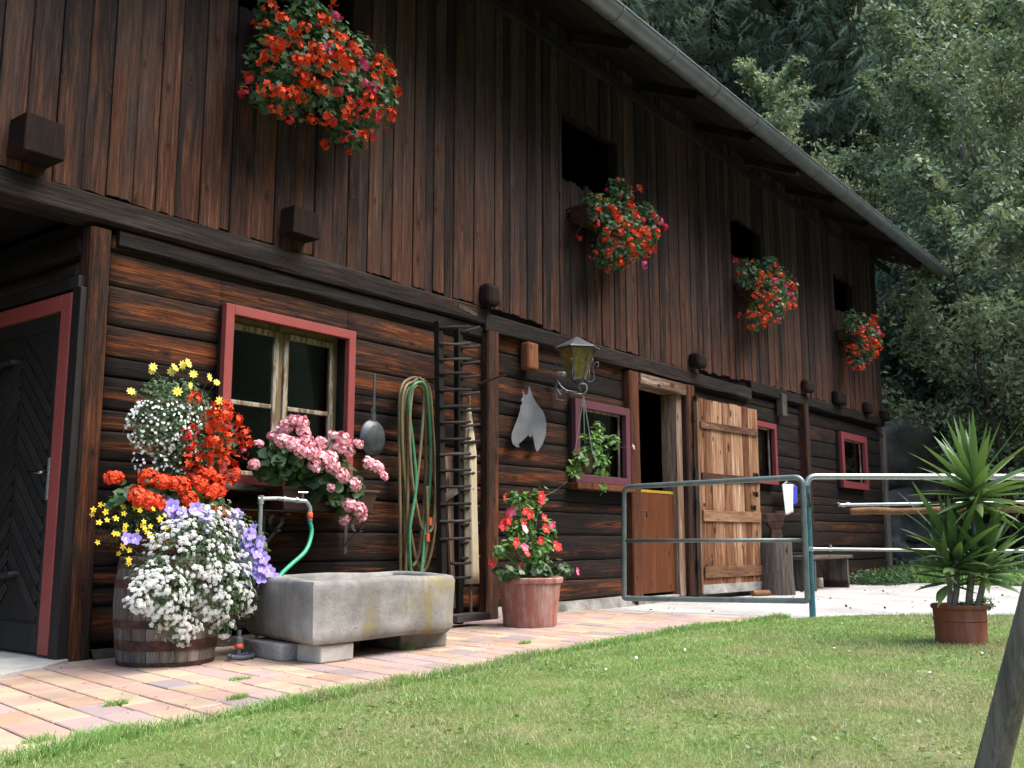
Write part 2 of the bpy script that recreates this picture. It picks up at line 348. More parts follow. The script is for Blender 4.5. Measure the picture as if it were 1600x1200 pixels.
def concrete():
    t = NT('mossy_concrete'); v = t.world((1, 1, 1)); n1 = t.noise(v, 3.5, 8, .65); n2 = t.noise(v, 60, 4, .7); n3 = t.noise(t.world((7, 7, 1.1)), 1.3, 5, .6); n4 = t.noise(v, 2.1, 5, .6)
    c = t.ramp(n1, [(.3, (.12, .117, .108)), (.5, (.23, .225, .21)), (.7, (.36, .355, .34))])
    c = t.mix(t.ramp(n3, [(.52, 0.0), (.66, .65)]), c, (.16, .155, .13))
    sx = t.n('ShaderNodeSeparateXYZ'); t.l(v, sx.inputs[0])
    mo = t.math('ADD', n4, t.math('MULTIPLY', t.math('SUBTRACT', sx.outputs[0], 4.35), .22)); mo = t.math('SUBTRACT', mo, t.math('MULTIPLY', t.math('GREATER_THAN', sx.outputs[1], -1.1), .2))
    mo = t.math('ADD', mo, t.math('MULTIPLY', t.math('SUBTRACT', n3, .5), .5))
    c = t.mix(t.ramp(mo, [(.49, 0.0), (.66, .75)]), c, (.24, .19, .06))
    pit_ = t.noise(v, 28, 5, .7); c = t.mix(t.ramp(pit_, [(.60, 0.0), (.68, .55)]), c, (.07, .07, .062))
    h = t.math('ADD', t.math('MULTIPLY', n1, 1.5), t.math('ADD', n2, t.math('MULTIPLY', pit_, 1.2))); t.bump(h, .35, .008)
    return t.fin(c, .9, .15)
M['concrete'] = concrete()
def plaster():
    t = NT('old_render'); n = t.noise(t.world(), 4, 7, .65); n2 = t.noise(t.world(), 40, 4, .6)
    c = t.ramp(n, [(.3, (.10, .095, .085)), (.5, (.25, .24, .22)), (.7, (.42, .41, .385))]); t.bump(t.math('ADD', n, n2), .8, .015); return t.fin(c, .92, .1)
M['plaster'] = plaster()
def terracotta(name, a, b_, lime):
    t = NT(name); n = t.noise(t.world((22, 22, 2.2)), 1, 6, .65); n2 = t.noise(t.world(), 8, 5, .6); n3 = t.noise(t.world(), 70, 3)
    c = t.mix(t.ramp(n2, [(.35, 0.0), (.65, 1.0)]), a, b_)
    c = t.mix(t.ramp(t.math('ADD', t.math('MULTIPLY', n, .6), t.math('MULTIPLY', n2, .4)), [(.44, 0.0), (.62, lime)]), c, (.42, .30, .27))
    t.bump(t.math('ADD', n2, n3), .3, .005); return t.fin(c, .85, .2)
M['terra'] = terracotta('limed_terracotta', (.30, .12, .085), (.24, .085, .06), .85)
M['terra2'] = terracotta('terracotta', (.22, .066, .033), (.16, .043, .022), .22)
def barrel_hoop():
    t = NT('rusty_hoop'); n = t.noise(t.world(), 18, 6, .7); c = t.ramp(n, [(.35, (.028, .018, .015)), (.55, (.07, .036, .026)), (.72, (.17, .07, .035))]); t.bump(n, .4, .004); return t.fin(c, .7, .3, .3)
M['hoop'] = barrel_hoop()
def paver():
    t = NT('clay_pavers'); ti = t.attr(); n = t.noise(t.world(), 6, 5, .6); n2 = t.noise(t.world(), 90, 4, .7)
    c = t.ramp(t.math('ADD', ti, t.math('MULTIPLY', t.math('SUBTRACT', n, .5), .35)),
               [(.08, (.27, .22, .22)), (.28, (.36, .27, .25)), (.45, (.39, .26, .21)), (.6, (.41, .30, .225)), (.78, (.43, .345, .24)), (.95, (.36, .24, .165))])
    c = t.mix(t.ramp(n2, [(.35, .16), (.7, 0.0)]), c, (.12, .085, .07))
    n4 = t.noise(t.world(), 1.1, 4, .6); c = t.mix(t.ramp(n4, [(.5, 0.0), (.68, .55)]), c, (.155, .12, .10))
    t.bump(t.math('ADD', n, n2), .35, .004); return t.fin(c, .8, .25)
M['paver'] = paver()
def gravel():
    t = NT('pale_gravel'); n = t.noise(t.world(), 1.3, 6, .6); n2 = t.noise(t.world(), 120, 4, .7); vo = t.n('ShaderNodeTexVoronoi'); t.l(t.world(), vo.inputs['Vector']); vo.inputs['Scale'].default_value = 55
    c = t.ramp(t.math('ADD', t.math('MULTIPLY', n, .5), t.math('MULTIPLY', n2, .5)), [(.32, (.24, .23, .215)), (.5, (.42, .41, .395)), (.66, (.58, .57, .555))])
    n5 = t.noise(t.world((1, 1, 1)), 14, 5, .75); c = t.mix(t.ramp(n5, [(.64, 0.0), (.72, .6)]), c, (.20, .175, .15))
    t.bump(t.math('ADD', n2, vo.outputs['Distance']), .8, .01); return t.fin(c, .95, .1)
M['gravel'] = gravel()
def earth(name, stops, sc=3):
    t = NT(name); n = t.noise(t.world(), sc, 8, .65); n2 = t.noise(t.world(), 60, 4, .7)
    c = t.ramp(t.math('ADD', t.math('MULTIPLY', n, .65), t.math('MULTIPLY', n2, .35)), stops); t.bump(n2, .9, .02); return t.fin(c, .95, .1)
M['lawn_soil'] = earth('lawn_soil', [(.35, (.08, .11, .03)), (.5, (.14, .18, .055)), (.65, (.25, .23, .12))])
M['earth'] = earth('forest_floor', [(.35, (.025, .032, .018)), (.5, (.05, .058, .032)), (.65, (.085, .08, .05))], .6)
M['joint'] = earth('joint_sand', [(.35, (.035, .030, .02)), (.65, (.10, .085, .06))], 9)
M['concrete_slab'] = plain('pale_concrete', (.36, .36, .34), .9, .15, 0, .2, 9, .4)
M['rock'] = earth('boulder_rock', [(.3, (.05, .049, .045)), (.48, (.13, .128, .12)), (.62, (.24, .235, .22)), (.75, (.09, .11, .05))], 1.6)
def leafmat(name, a, b_, c_, rough=.5, spec=.35, trans=.25, noise_sc=None):
    t = NT(name); ti = t.attr(); col = t.ramp(ti, [(0.0, a), (.5, b_), (1.0, c_)])
    if noise_sc:
        n = t.noise(t.world(), noise_sc, 3); col = t.mix(t.ramp(n, [(.38, .55), (.62, 0.0)]), col, a)
    t.fin(col, rough, spec)
    if trans:
        tl = t.n('ShaderNodeBsdfTranslucent'); t.l(t.mix(.35, col, (.25, .4, .05)), tl.inputs[0]); mx = t.n('ShaderNodeMixShader'); mx.inputs[0].default_value = trans
        t.l(t.b.outputs[0], mx.inputs[1]); t.l(tl.outputs[0], mx.inputs[2]); t.l(mx.outputs[0], t.out.inputs[0])
    return t.m
M['ger_leaf'] = leafmat('geranium_leaf', (.018, .048, .018), (.045, .10, .038), (.10, .19, .065))
M['ivy_leaf'] = leafmat('ivy_geranium_leaf', (.022, .055, .028), (.05, .11, .05), (.115, .21, .085))
M['fine_leaf'] = leafmat('fine_leaf', (.03, .06, .03), (.065, .12, .055), (.13, .2, .09))
M['bright_leaf'] = leafmat('bright_leaf', (.03, .09, .02), (.085, .2, .04), (.22, .37, .08))
M['yucca_leaf'] = leafmat('yucca_leaf', (.035, .075, .03), (.075, .15, .05), (.18, .26, .09), .45, .35)
M['alder'] = leafmat('alder_leaf', (.09, .125, .07), (.18, .235, .135), (.32, .375, .24), .55, .3, .25)
M['alder_g'] = leafmat('young_alder_leaf', (.12, .16, .085), (.24, .30, .17), (.42, .48, .30), .5, .3, .3)
M['bush'] = leafmat('bush_leaf', (.045, .07, .04), (.09, .13, .075), (.17, .22, .14), .5, .35, .15)
M['spruce'] = leafmat('spruce_needle', (.075, .105, .078), (.14, .185, .13), (.22, .28, .18), .8, .1, .35)
def grassmat():
    t = NT('grass_blade'); ti = t.attr(); n = t.noise(t.world((1, 1, 0)), .9, 5, .6); n2 = t.noise(t.world((1, 1, 0)), 7, 4, .6)
    g = t.ramp(ti, [(0.0, (.11, .205, .045)), (.5, (.21, .375, .09)), (1.0, (.38, .53, .20))])
    d = t.ramp(ti, [(0.0, (.22, .18, .10)), (.5, (.40, .335, .20)), (1.0, (.54, .47, .31))])
    f = t.math('ADD', t.math('MULTIPLY', n, .65), t.math('MULTIPLY', n2, .35))
    sx = t.n('ShaderNodeSeparateXYZ'); t.l(t.world(), sx.inputs[0])
    f = t.math('ADD', f, t.math('MULTIPLY', t.math('SUBTRACT', -2.6, sx.outputs[1]), .05))
    col = t.mix(t.ramp(f, [(.49, 0.0), (.62, .8)]), g, d); t.fin(col, .55, .3)
    tl = t.n('ShaderNodeBsdfTranslucent'); t.l(col, tl.inputs[0]); mx = t.n('ShaderNodeMixShader'); mx.inputs[0].default_value = .3
    t.l(t.b.outputs[0], mx.inputs[1]); t.l(tl.outputs[0], mx.inputs[2]); t.l(mx.outputs[0], t.out.inputs[0]); return t.m
M['grass'] = grassmat()
def petal(name, a, b_, rough=.6, trans=.25):
    return leafmat(name, a, tuple((x + y) / 2 for x, y in zip(a, b_)), b_, rough, .2, trans * 0)
M['p_red'] = petal('scarlet_petal', (.55, .030, .008), (.80, .10, .028))
M['p_crim'] = petal('crimson_petal', (.46, .014, .022), (.70, .05, .06))
M['p_hot'] = petal('hot_pink_petal', (.50, .03, .12), (.68, .14, .28))
M['p_pink'] = petal('pink_petal', (.78, .27, .33), (.86, .54, .56))
M['p_white'] = petal('white_petal', (.55, .56, .54), (.78, .78, .76))
M['p_yel'] = petal('yellow_petal', (.62, .42, .015), (.75, .58, .05))
M['p_lem'] = petal('lemon_petal', (.62, .52, .05), (.74, .66, .15))
M['p_vio'] = petal('violet_petal', (.20, .14, .56), (.36, .29, .74))
M['p_eye'] = plain('flower_eye', (.75, .7, .5), .7, .2, 0, .1, 20, 0)
# ------------------------------------------------------------------ ground and setting
rnd = random.Random(7); rs = np.random.RandomState(7)
def sheet(name, x0, x1, y0, y1, z, mat, nx=1, ny=1, hf=None):
    mb = MB(); V = []; Fc = []
    for j in range(ny + 1):
        for i in range(nx + 1):
            x = x0 + (x1 - x0) * i / nx; y = y0 + (y1 - y0) * j / ny; V.append((x, y, z + (hf(x, y) if hf else 0)))
    for j in range(ny):
        for i in range(nx): a = j * (nx + 1) + i; Fc.append((a, a + 1, a + nx + 2, a + nx + 1))
    mb.add(V, Fc); o = mb.build(name, mat, smooth=bool(hf)); return tag(o, kind='structure')
def sst(t): t = max(0, min(1, t)); return t * t * (3 - 2 * t)
def hill(x, y):
    h = 0
    s_ = max(x - 18.5 - .12 * y, 0)                     # bank and mountainside beyond the barn
    h += 1.6 * sst(s_ / 3.5) + max(s_ - 5, 0) * .68
    b = max(-y - 16, 0); h += b * .55                  # unseen slope added behind the viewer to darken the window reflections
    e = max(y - 30, 0) * .45; h += e
    if h > 0: h += (noise.noise(Vector((x * .12, y * .12, 0))) * 1.2 + noise.noise(Vector((x * .6, y * .6, 3))) * .25) * min(1, h / 2)
    return h
def groundz(x, y): return -.012 + hill(x, y)
mbg = MB(); V = []; Fc = []
def axisvals(a, b, dense0, dense1, fine, coarse):
    xs = []; x = a
    while x < b: xs.append(x); x += fine if dense0 <= x <= dense1 else coarse
    xs.append(b); return xs
gx = axisvals(-160, 240, 12, 45, .8, 8); gy = axisvals(-160, 200, -22, 40, .8, 8)
V = [(x, y, groundz(x, y)) for y in gy for x in gx]
for j in range(len(gy) - 1):
    for i in range(len(gx) - 1): a = j * len(gx) + i; Fc.append((a, a + 1, a + len(gx) + 1, a + len(gx)))
mbg.add(V, Fc); tag(mbg.build('ground', M['earth'], smooth=True), kind='structure')
# gravel yard (irregular far edge)
def poly_sheet(name, pts, z, mat):
    mb = MB(); mb.add([(x, y, z) for x, y in pts], [tuple(range(len(pts)))]); return tag(mb.build(name, mat), kind='structure')
ge = [(7.72, 0.9)] + [(7.72, y) for y in (-.5, -1.2, -1.95)] + [(8.6, -2.35), (9.3, -3.3), (10.4, -5.2), (12, -9), (13, -12), (19.5, -12), (17.6, -7), (16.4, -4.2), (15.5, -2.6), (15.25, -1.6), (15.6, -.9), (15.2, -.45), (14.6, -.2), (14.2, .9)]
poly_sheet('gravel_yard', ge, .004, M['gravel'])
poly_sheet('paving_bed', [(-8, .3), (7.72, .3), (7.72, -1.95), (-8, -1.95)], 0.0, M['joint'])
def pave_edge(x): return float(np.interp(x, [1, 1.8, 2.7, 3.2, 4.2, 5.8, 7.6, 9], [-2.2, -2.12, -2.06, -2.0, -1.92, -1.78, -1.84, -1.9]))
le = [(x / 8, pave_edge(x / 8) + .02 * math.sin(x / 8 * 3.1) + .012 * math.sin(x / 8 * 11.3)) for x in range(8, 62)]
poly_sheet('lawn_soil', [(-12, -2.2)] + le + [(7.72, -1.86), (8.62, -2.33), (9.32, -3.28), (10.42, -5.2), (12, -9), (13, -12), (-12, -12)], .019, M['lawn_soil'])
# pavers: courses laid side by side, each course cut to its own lengths
mb = MB(); x = -4.0; k = 0
SH, SY = .17, .055
while x < 7.95:
    wd = .162; y = .25 - (k * .37 % .24); k += 1
    while y > -2.3:
        ln = rnd.choice((.20, .24, .24, .27)); g_ = .0045
        x0, x1, y1, y0 = x + g_, x + wd - g_, y - g_, y - ln + g_
        def T(a, b): return (a + SH * (b + 1), b + SY * (a - 3))
        cx, cy = T((x0 + x1) / 2, (y0 + y1) / 2)
        if cx < 7.78 and cy > pave_edge(cx) - .06 and cy < .2:
            zt = .016 + rnd.uniform(-.0012, .0012); b = .005
            c0 = [T(x0, y0), T(x1, y0), T(x1, y1), T(x0, y1)]; c1 = [T(x0 + b, y0 + b), T(x1 - b, y0 + b), T(x1 - b, y1 - b), T(x0 + b, y1 - b)]
            tl = rnd.uniform(-.0015, .0015)
            V = [(a, b_, .001) for a, b_ in c0] + [(a, b_, zt - .003) for a, b_ in c0] + [(a, b_, zt + tl * (i in (0, 1))) for i, (a, b_) in enumerate(c1)]
            ti = rnd.choice((.1, .28, .3, .45, .5, .6, .75, .78, .95)) + rnd.uniform(-.06, .06)
            mb.add(V, [(0, 1, 5, 4), (1, 2, 6, 5), (2, 3, 7, 6), (3, 0, 4, 7), (4, 5, 9, 8), (5, 6, 10, 9), (6, 7, 11, 10), (7, 4, 8, 11), (8, 9, 10, 11)], ti)
        y -= ln
    x += wd
tag(mb.build('brick_paving', M['paver']), kind='structure')
mb = MB(); mb.prism([(-1.5, .0, .0), (1.2, -.62, .0), (2.15, -.42, .0), (2.62, -.20, 0), (2.86, -.02, 0), (2.86, 1.4, 0), (-1.5, 1.4, 0)], (0, 0, .03)); tag(mb.build('concrete_threshold', M['concrete_slab'], bev=.006), kind='structure')
# ------------------------------------------------------------------ the barn
barn = thing('barn', 'long dark timber barn with log ground floor and vertical board upper storey', 'barn', (9.8, 4, 0))
XL, XR = -1.2, 16.82
OPEN = [(3.69, 4.76, .99, 2.08), (7.53, 8.50, 1.16, 1.93), (8.74, 9.73, -1, 2.25), (11.25, 12.19, 1.33, 2.11), (14.62, 15.77, 1.40, 2.23)]
UP = [(3.70, 4.70, 4.08, 4.60), (7.41, 8.43, 4.02, 4.68), (11.12, 12.02, 4.12, 4.62), (14.75, 15.62, 4.12, 4.68)]
# log wall
rnd = random.Random(3)
def log_piece(V, Fc, T_, B, x0, x1, z0, z1, bulge, ti, zz, zz1):
    """one hewn log, front side bulging towards -y, with a slow wander along its length"""
    n = max(1, int((x1 - x0) / .11)); base = len(V); prof = [(0.0, .04), (.012, .004), (.045, -.55), (.16, -.9), (.38, -1.0), (.62, -1.05), (.84, -.85), (.955, -.6), (.985, .0), (1.0, .04)]
    def edge(x, z): return noise.noise(Vector((x * .55, z * 31, 0))) * .016 + noise.noise(Vector((x * 2.2, z * 31, 3))) * .006
    for i in range(n + 1):
        x = x0 + (x1 - x0) * i / n
        e0 = edge(x, zz) if z0 == zz else 0; e1 = edge(x, zz1) if z1 == zz1 else 0
        w2 = noise.noise(Vector((x * .8, zz * 7, 5))) * .008
        for (u, d) in prof:
            j = noise.noise(Vector((x * 1.5, zz * 5 + u * 4, 2))) * .006 + noise.noise(Vector((x * 6, zz * 9 + u * 9, 7))) * .003
            z = z0 + e0 + (z1 + e1 - z0 - e0) * u
            y = (d * bulge if d < 0 else d) + (w2 + j if d < -.1 else 0)
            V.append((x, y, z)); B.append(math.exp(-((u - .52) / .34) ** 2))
    m = len(prof)
    for i in range(n):
        for k in range(m - 1):
            a = base + i * m + k; Fc.append((a, a + m, a + m + 1, a + 1)); T_.append(ti)
    Fc.append(tuple(base + k for k in range(m))); T_.append(ti); e = base + n * m; Fc.append(tuple(e + k for k in range(m - 1, -1, -1))); T_.append(ti)
V = []; Fc = []; T_ = []; B = []
spans = [(2.95, 6.27), (6.43, 8.55), (9.93, 13.22), (13.38, 16.72)]
for (xa, xb) in spans:
    z = .10 if xa < 9 else .12
    top = 2.36 if xa < 6 else 2.42
    while z < top - .03:
        h_ = rnd.choice((.17, .18, .20, .15, .11, .22, .19)); z1 = min(z + h_, top)
        if top - z1 < .07: z1 = top
        cuts = sorted({xa, xb} | {o for q in OPEN for o in q[:2] if xa < o < xb and q[2] < z1 - .005 and q[3] > z + .005})
        ti = rnd.random(); bl = rnd.uniform(.006, .014)
        for a, b in zip(cuts[:-1], cuts[1:]):
            segs = [(z, z1)]
            for (o0, o1, p0, p1) in OPEN:
                if a >= o0 - 1e-4 and b <= o1 + 1e-4:
                    ns = []
                    for (s0, s1) in segs:
                        if p0 > s0: ns.append((s0, min(s1, p0)))
                        if p1 < s1: ns.append((max(s0, p1), s1))
                    segs = [q for q in ns if q[1] - q[0] > .012]
            for (s0, s1) in segs: log_piece(V, Fc, T_, B, a, b, s0, s1, bl * min(1, (s1 - s0) / .1), ti, z, z1)
        z = z1
me = bpy.data.meshes.new('log_wall'); L = org(barn)
me.from_pydata([(a - L.x, b - L.y, c - L.z) for a, b, c in V], [], Fc)
at = me.attributes.new('tint', 'FLOAT', 'FACE'); at.data.foreach_set('value', T_)
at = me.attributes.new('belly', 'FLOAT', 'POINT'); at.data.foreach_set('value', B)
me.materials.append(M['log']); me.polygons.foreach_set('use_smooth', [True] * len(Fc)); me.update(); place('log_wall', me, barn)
# backing of the walls, inner floor, far walls
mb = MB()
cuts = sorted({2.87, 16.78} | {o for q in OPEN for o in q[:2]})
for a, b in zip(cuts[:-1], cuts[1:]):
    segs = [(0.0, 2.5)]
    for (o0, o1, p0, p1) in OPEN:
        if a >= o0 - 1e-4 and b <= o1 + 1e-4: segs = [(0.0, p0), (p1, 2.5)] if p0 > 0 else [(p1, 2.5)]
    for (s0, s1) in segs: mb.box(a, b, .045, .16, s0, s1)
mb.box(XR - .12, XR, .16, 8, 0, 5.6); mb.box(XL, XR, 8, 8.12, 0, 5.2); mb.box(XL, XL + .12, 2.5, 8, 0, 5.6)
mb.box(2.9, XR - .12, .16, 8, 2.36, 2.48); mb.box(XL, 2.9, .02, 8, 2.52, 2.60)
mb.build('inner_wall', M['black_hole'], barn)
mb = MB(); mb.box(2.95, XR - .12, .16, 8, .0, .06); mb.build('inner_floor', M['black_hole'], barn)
for a, b, z1 in ((2.96, 6.27, .06), (6.43, 8.60, .10), (9.95, 16.74, .115)):
    mb = MB()
    n = int((b - a) / .25)
    V = []
    for i in range(n + 1):
        x = a + (b - a) * i / n; y = -.05 + noise.noise(Vector((x * 2, 0, 4))) * .02; z = z1 + noise.noise(Vector((x * 3, 7, 4))) * .02
        V += [(x, y - .02, 0), (x, y, z * .6), (x, y + .015, z), (x, .05, z)]
    mb.add(V, [(i * 4 + k, i * 4 + k + 4, i * 4 + k + 5, i * 4 + k + 1) for i in range(n) for k in range(3)])
    mb.build('stone_plinth', M['plaster'] if a > 6 else M['bark_dark'], barn)
# upper boards
rnd = random.Random(12)
edges = [XL]; xs = XL
marks = sorted([o for q in UP for o in q[:2]] + [XR])
while xs < XR - .02:
    wd = rnd.choice((.13, .15, .16, .165, .17, .18)) if xs < 4.6 else rnd.choice((.10, .11, .12, .13, .14))
    nx = xs + wd
    for m_ in marks:
        if xs < m_ < nx + .05 and m_ - xs > .04: nx = m_; break
    nx = min(nx, XR); edges.append(nx); xs = nx
mb = MB()
def ragged(x0, x1, z, amp, n=5):
    return [(x0 + (x1 - x0) * i / n, z + rnd.uniform(-amp, amp)) for i in range(n + 1)]
def board(x0, x1, z0, z1, y, ti, amp0, amp1):
    b = ragged(x0, x1, z0, amp0); t_ = ragged(x0, x1, z1, amp1)[::-1]
    e = .0075; poly = [(px, y, pz) for px, pz in b + t_]
    n = len(poly)
    cx = (x0 + x1) / 2
    front = [(cx + (px - cx) * (1 - 2 * e / (x1 - x0)), y - .005, pz) for px, _, pz in poly]
    mb.add(poly + front + [(px, y + .026, pz) for px, _, pz in poly],
           [tuple(range(n, 2 * n))] + [(i, (i + 1) % n, n + (i + 1) % n, n + i) for i in range(n)] + [(2 * n + i, 2 * n + (i + 1) % n, (i + 1) % n, i) for i in range(n)] + [tuple(range(3 * n - 1, 2 * n - 1, -1))], ti)
for i in range(len(edges) - 1):
    x0, x1 = edges[i] + .003, edges[i + 1] - .003
    y = -.045 - (.006 if i % 2 else 0) - rnd.uniform(0, .004); ti = rnd.random()
    zb = 2.555 + .0 * x0 + (-.04 if 7 < x0 < 10 else 0) + (.07 * sst((x0 - 10) / 3)) + rnd.uniform(-.015, .015)
    hit = [q for q in UP if x0 > q[0] - .01 and x1 < q[1] + .01]
    if hit:
        q = hit[0]; board(x0, x1, zb, q[2] + rnd.uniform(-.03, .03), y, ti, .006, .02); board(x0, x1, q[3] + rnd.uniform(-.02, .02), 5.55, y, ti, .02, 0)
    else: board(x0, x1, zb, 5.55, y, ti, .007, 0)
mb.build('board_wall', M['board'], barn)
mb = MB(); mb.box(XL, XR, -.016, .06, 2.50, 4.0); 
for a, b in zip([XL] + [q[1] for q in UP], [q[0] for q in UP] + [XR]): mb.box(a, b, -.016, .06, 4.0, 4.7)
for q in UP: mb.box(q[0], q[1], -.016, .06, 4.0, q[2] - .04) if q[2] > 4.05 else None
mb.box(XL, XR, -.016, .06, 4.7, 5.6)
for xg in (XL + .05, XR - .1):
    mb.prism([(xg, 0, 2.5), (xg, 0, 5.6), (xg, 4.2, 7.4), (xg, 8.1, 5.6), (xg, 8.1, 2.5)], (.05, 0, 0))
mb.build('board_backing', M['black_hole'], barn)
# lower plate beams under the boards
mb = MB()
def rough_beam(x0, x1, y0, y1, z0, z1, seed, rag=.008, sl=0.0):
    n = int((x1 - x0) / .3) + 1; V = []; Fc = []
    pr = [(y1, z0), (y0 + .012, z0), (y0, z0 + .015), (y0, z1 - .015), (y0 + .015, z1), (y1, z1)]
    for i in range(n + 1):
        x = x0 + (x1 - x0) * i / n
        for k, (y, z) in enumerate(pr):
            V.append((x, y + noise.noise(Vector((x, k * 3, seed))) * rag * (k not in (0, 5)), z + noise.noise(Vector((x * .8, k * 2, seed + 9))) * rag + sl * (x - x0)))
    for i in range(n):
        for k in range(5): a = i * 6 + k; Fc.append((a, a + 6, a + 7, a + 1))
        a = i * 6; Fc.append((a + 5, a + 11, a + 6, a))
    Fc += [(0, 1, 2, 3, 4, 5), tuple(n * 6 + k for k in (5, 4, 3, 2, 1, 0))]
    mb.add(V, Fc, rnd.random())
rough_beam(XL, 6.30, -.075, .12, 2.40, 2.548, 1, .012); rough_beam(2.97, 6.24, -.045, .10, 2.29, 2.395, 5, .008)
mb.build('plate_beam', M['beam'], barn)
mb = MB(); rough_beam(6.24, 11.5, -.085, .12, 2.355, 2.50, 2, .02); rough_beam(11.5, 16.8, -.08, .12, 2.46, 2.60, 4, .02, .006); mb.build('plate_beam', M['beam'], barn)
# beam ends
def beam_end(x0, x1, z0, z1, yf, round_=False):
    mb = MB(); mb.hexa([(x0, yf, z0), (x1, yf, z0), (x1, -.05, z0), (x0, -.05, z0)], [(x0 + .01, yf + .01, z1), (x1 - .01, yf + .005, z1 - .01), (x1 - .01, -.05, z1), (x0 + .01, -.05, z1)], rnd.random())
    mb.build('beam_end', M['endgrain'], barn, bev=.04 if round_ else .008)
beam_end(2.30, 2.52, 2.61, 2.82, -.24); beam_end(4.09, 4.32, 2.63, 2.82, -.20)
for x0, x1, z0, z1, yf, r_ in ((6.16, 6.33, 2.55, 2.74, -.18, 1), (9.86, 10.08, 2.54, 2.71, -.20, 1), (13.18, 13.45, 2.66, 2.83, -.17, 1), (14.38, 14.75, 2.62, 2.82, -.18, 1), (15.75, 16.0, 2.62, 2.80, -.17, 1), (16.60, 16.86, 2.58, 2.76, -.18, 1)): beam_end(x0, x1, z0, z1, yf, bool(r_))
# posts
def post(x0, x1, y0, y1, z0, z1, mat, lean=0, name='post'):
    mb = MB(); n = 14; V = []; Fc = []; s_ = rnd.random() * 50
    for i in range(n + 1):
        z = z0 + (z1 - z0) * i / n; o_ = lean * i / n + noise.noise(Vector((s_, z, 0))) * .008
        for (x, y) in ((x0, y1), (x0, y0 + .012), (x0 + .012, y0), (x1 - .012, y0), (x1, y0 + .012), (x1, y1)): V.append((x + o_, y, z))
    for i in range(n):
        for k in range(6): a = i * 6; Fc.append((a + k, a + (k + 1) % 6, a + 6 + (k + 1) % 6, a + 6 + k))
    Fc += [(5, 4, 3, 2, 1, 0), tuple(n * 6 + k for k in range(6))]; mb.add(V, Fc, rnd.random()); return mb.build(name, mat, barn)
post(2.83, 2.95, -.05, .06, .02, 2.37, M['post'], -.03); post(6.27, 6.42, -.085, .10, .0, 2.36, M['post'])
post(8.555, 8.735, -.085, .14, .05, 2.33, M['orange_post'], -.02); post(9.735, 9.93, -.085, .14, .05, 2.34, M['post'], .02)
post(13.23, 13.37, -.10, .10, .05, 2.5, M['post'], -.02); post(16.70, 16.86, -.07, .12, .08, 2.6, M['grey_wood'])
# pegs / short blocks on the log wall
mb = MB(); mb.box(6.77, 6.92, -.13, -.03, 2.10, 2.34, .9); mb.build('wall_peg', M['orange_post'], barn, bev=.02)
mb = MB(); mb.box(12.37, 12.53, -.12, -.03, 2.24, 2.54, .3); mb.build('wall_peg', M['grey_wood'], barn, bev=.01)
# side wall of the porch with the chevron door (plane square to the long wall)
XS = 2.80
def sp(px, py, x=XS): return S(px, py, x)
mb = MB()
for k in range(5):
    z0 = 2.37 - .17 * k - .165; z1 = z0 + .16
    if z1 < 1.98: break
    mb.tube([(XS + .06, .05, (z0 + z1) / 2), (XS + .06, 2.6, (z0 + z1) / 2)], .088, 10, rnd.random())
mb.box(XS + .05, XS + .10, .06, 2.6, 0, 2.4); mb.box(XL, XS + .05, 2.5, 2.6, 0, 2.52)
mb.build('porch_wall', M['log_side'], barn, smooth=True, autos=50)
pts_top = sp(108, 466); ztop = pts_top.z; y0d = sp(86, 1000).y
fy0, fy1 = .12, .12 + .10
mb = MB(); mb.box(XS - .035, XS + .03, .055, .160, .045, 2.0, .4); mb.box(XS - .035, XS + .03, .160, 1.5, 1.91, 2.0, .4); mb.box(XS - .035, XS + .03, 1.5, 1.6, .06, 1.98, .4)
dfr = mb.build('door_frame', M['red_paint'], barn, bev=.004)
mb = MB(); mb.box(XS - .03, XS + .05, -.03, .053, .03, 2.02, .2); mb.box(XS - .03, XS + .05, .0, 2.0, 2.022, 2.09, .6); mb.build('door_casing', M['chevron'], barn, bev=.003)
mb = MB(); mb.box(XS + .0, XS + .04, .162, 1.498, .045, 1.908, .3)
mb.box(XS - .012, XS, .162, .235, .045, 1.908, .5); mb.box(XS - .012, XS, 1.43, 1.498, .06, 1.883, .5); mb.box(XS - .012, XS, .235, 1.43, .045, .20, .4); mb.box(XS - .012, XS, .235, 1.43, 1.82, 1.908, .4)
# chevron boarding: slanted boards rising towards the middle from both stiles
def slat(ya, za, yb, zb, wdt, ti):
    d = Vector((0, yb - ya, zb - za)).normalized(); nrm = Vector((0, -d.z, d.y)) * wdt / 2
    a = Vector((XS - .001, ya, za)); b = Vector((XS - .001, yb, zb))
    mb.prism([a - nrm, b - nrm, b + nrm, a + nrm], (-.011, 0, 0), ti)
ymid = .60
for k in range(22):
    z0 = .05 + k * .092
    za = z0; zb = z0 + (ymid - .245) * .95
    if zb < 1.80 and za > .19: slat(.245, za, ymid - .005, zb, .058, rnd.random())
    zc = z0 + (1.42 - ymid) * .95
    if zb < 1.80 and z0 > -.3: 
        L_ = min(1.0, (zb - .22) / ((1.42 - ymid) * .95))
        if L_ > .05: slat(ymid + .005, zb, ymid + (1.42 - ymid) * L_, zb - (1.42 - ymid) * .95 * L_, .058, rnd.random())
cd = mb.build('chevron_door', M['chevron'], barn, bev=.004)
mb = MB(); hz = sp(60, 740).z; hy = sp(76, 740).y
mb.box(XS - .02, XS - .011, .19, .215, hz - .15, hz + .08); mb.build('lock_plate', M['galv'], cd, bev=.002)
mb = MB(); mb.tube([(XS - .02, .203, hz), (XS - .055, .203, hz), (XS - .06, .215, hz), (XS - .06, .33, hz + .002)], .008, 8); mb.build('handle', M['chrome'], cd, smooth=True, autos=40)
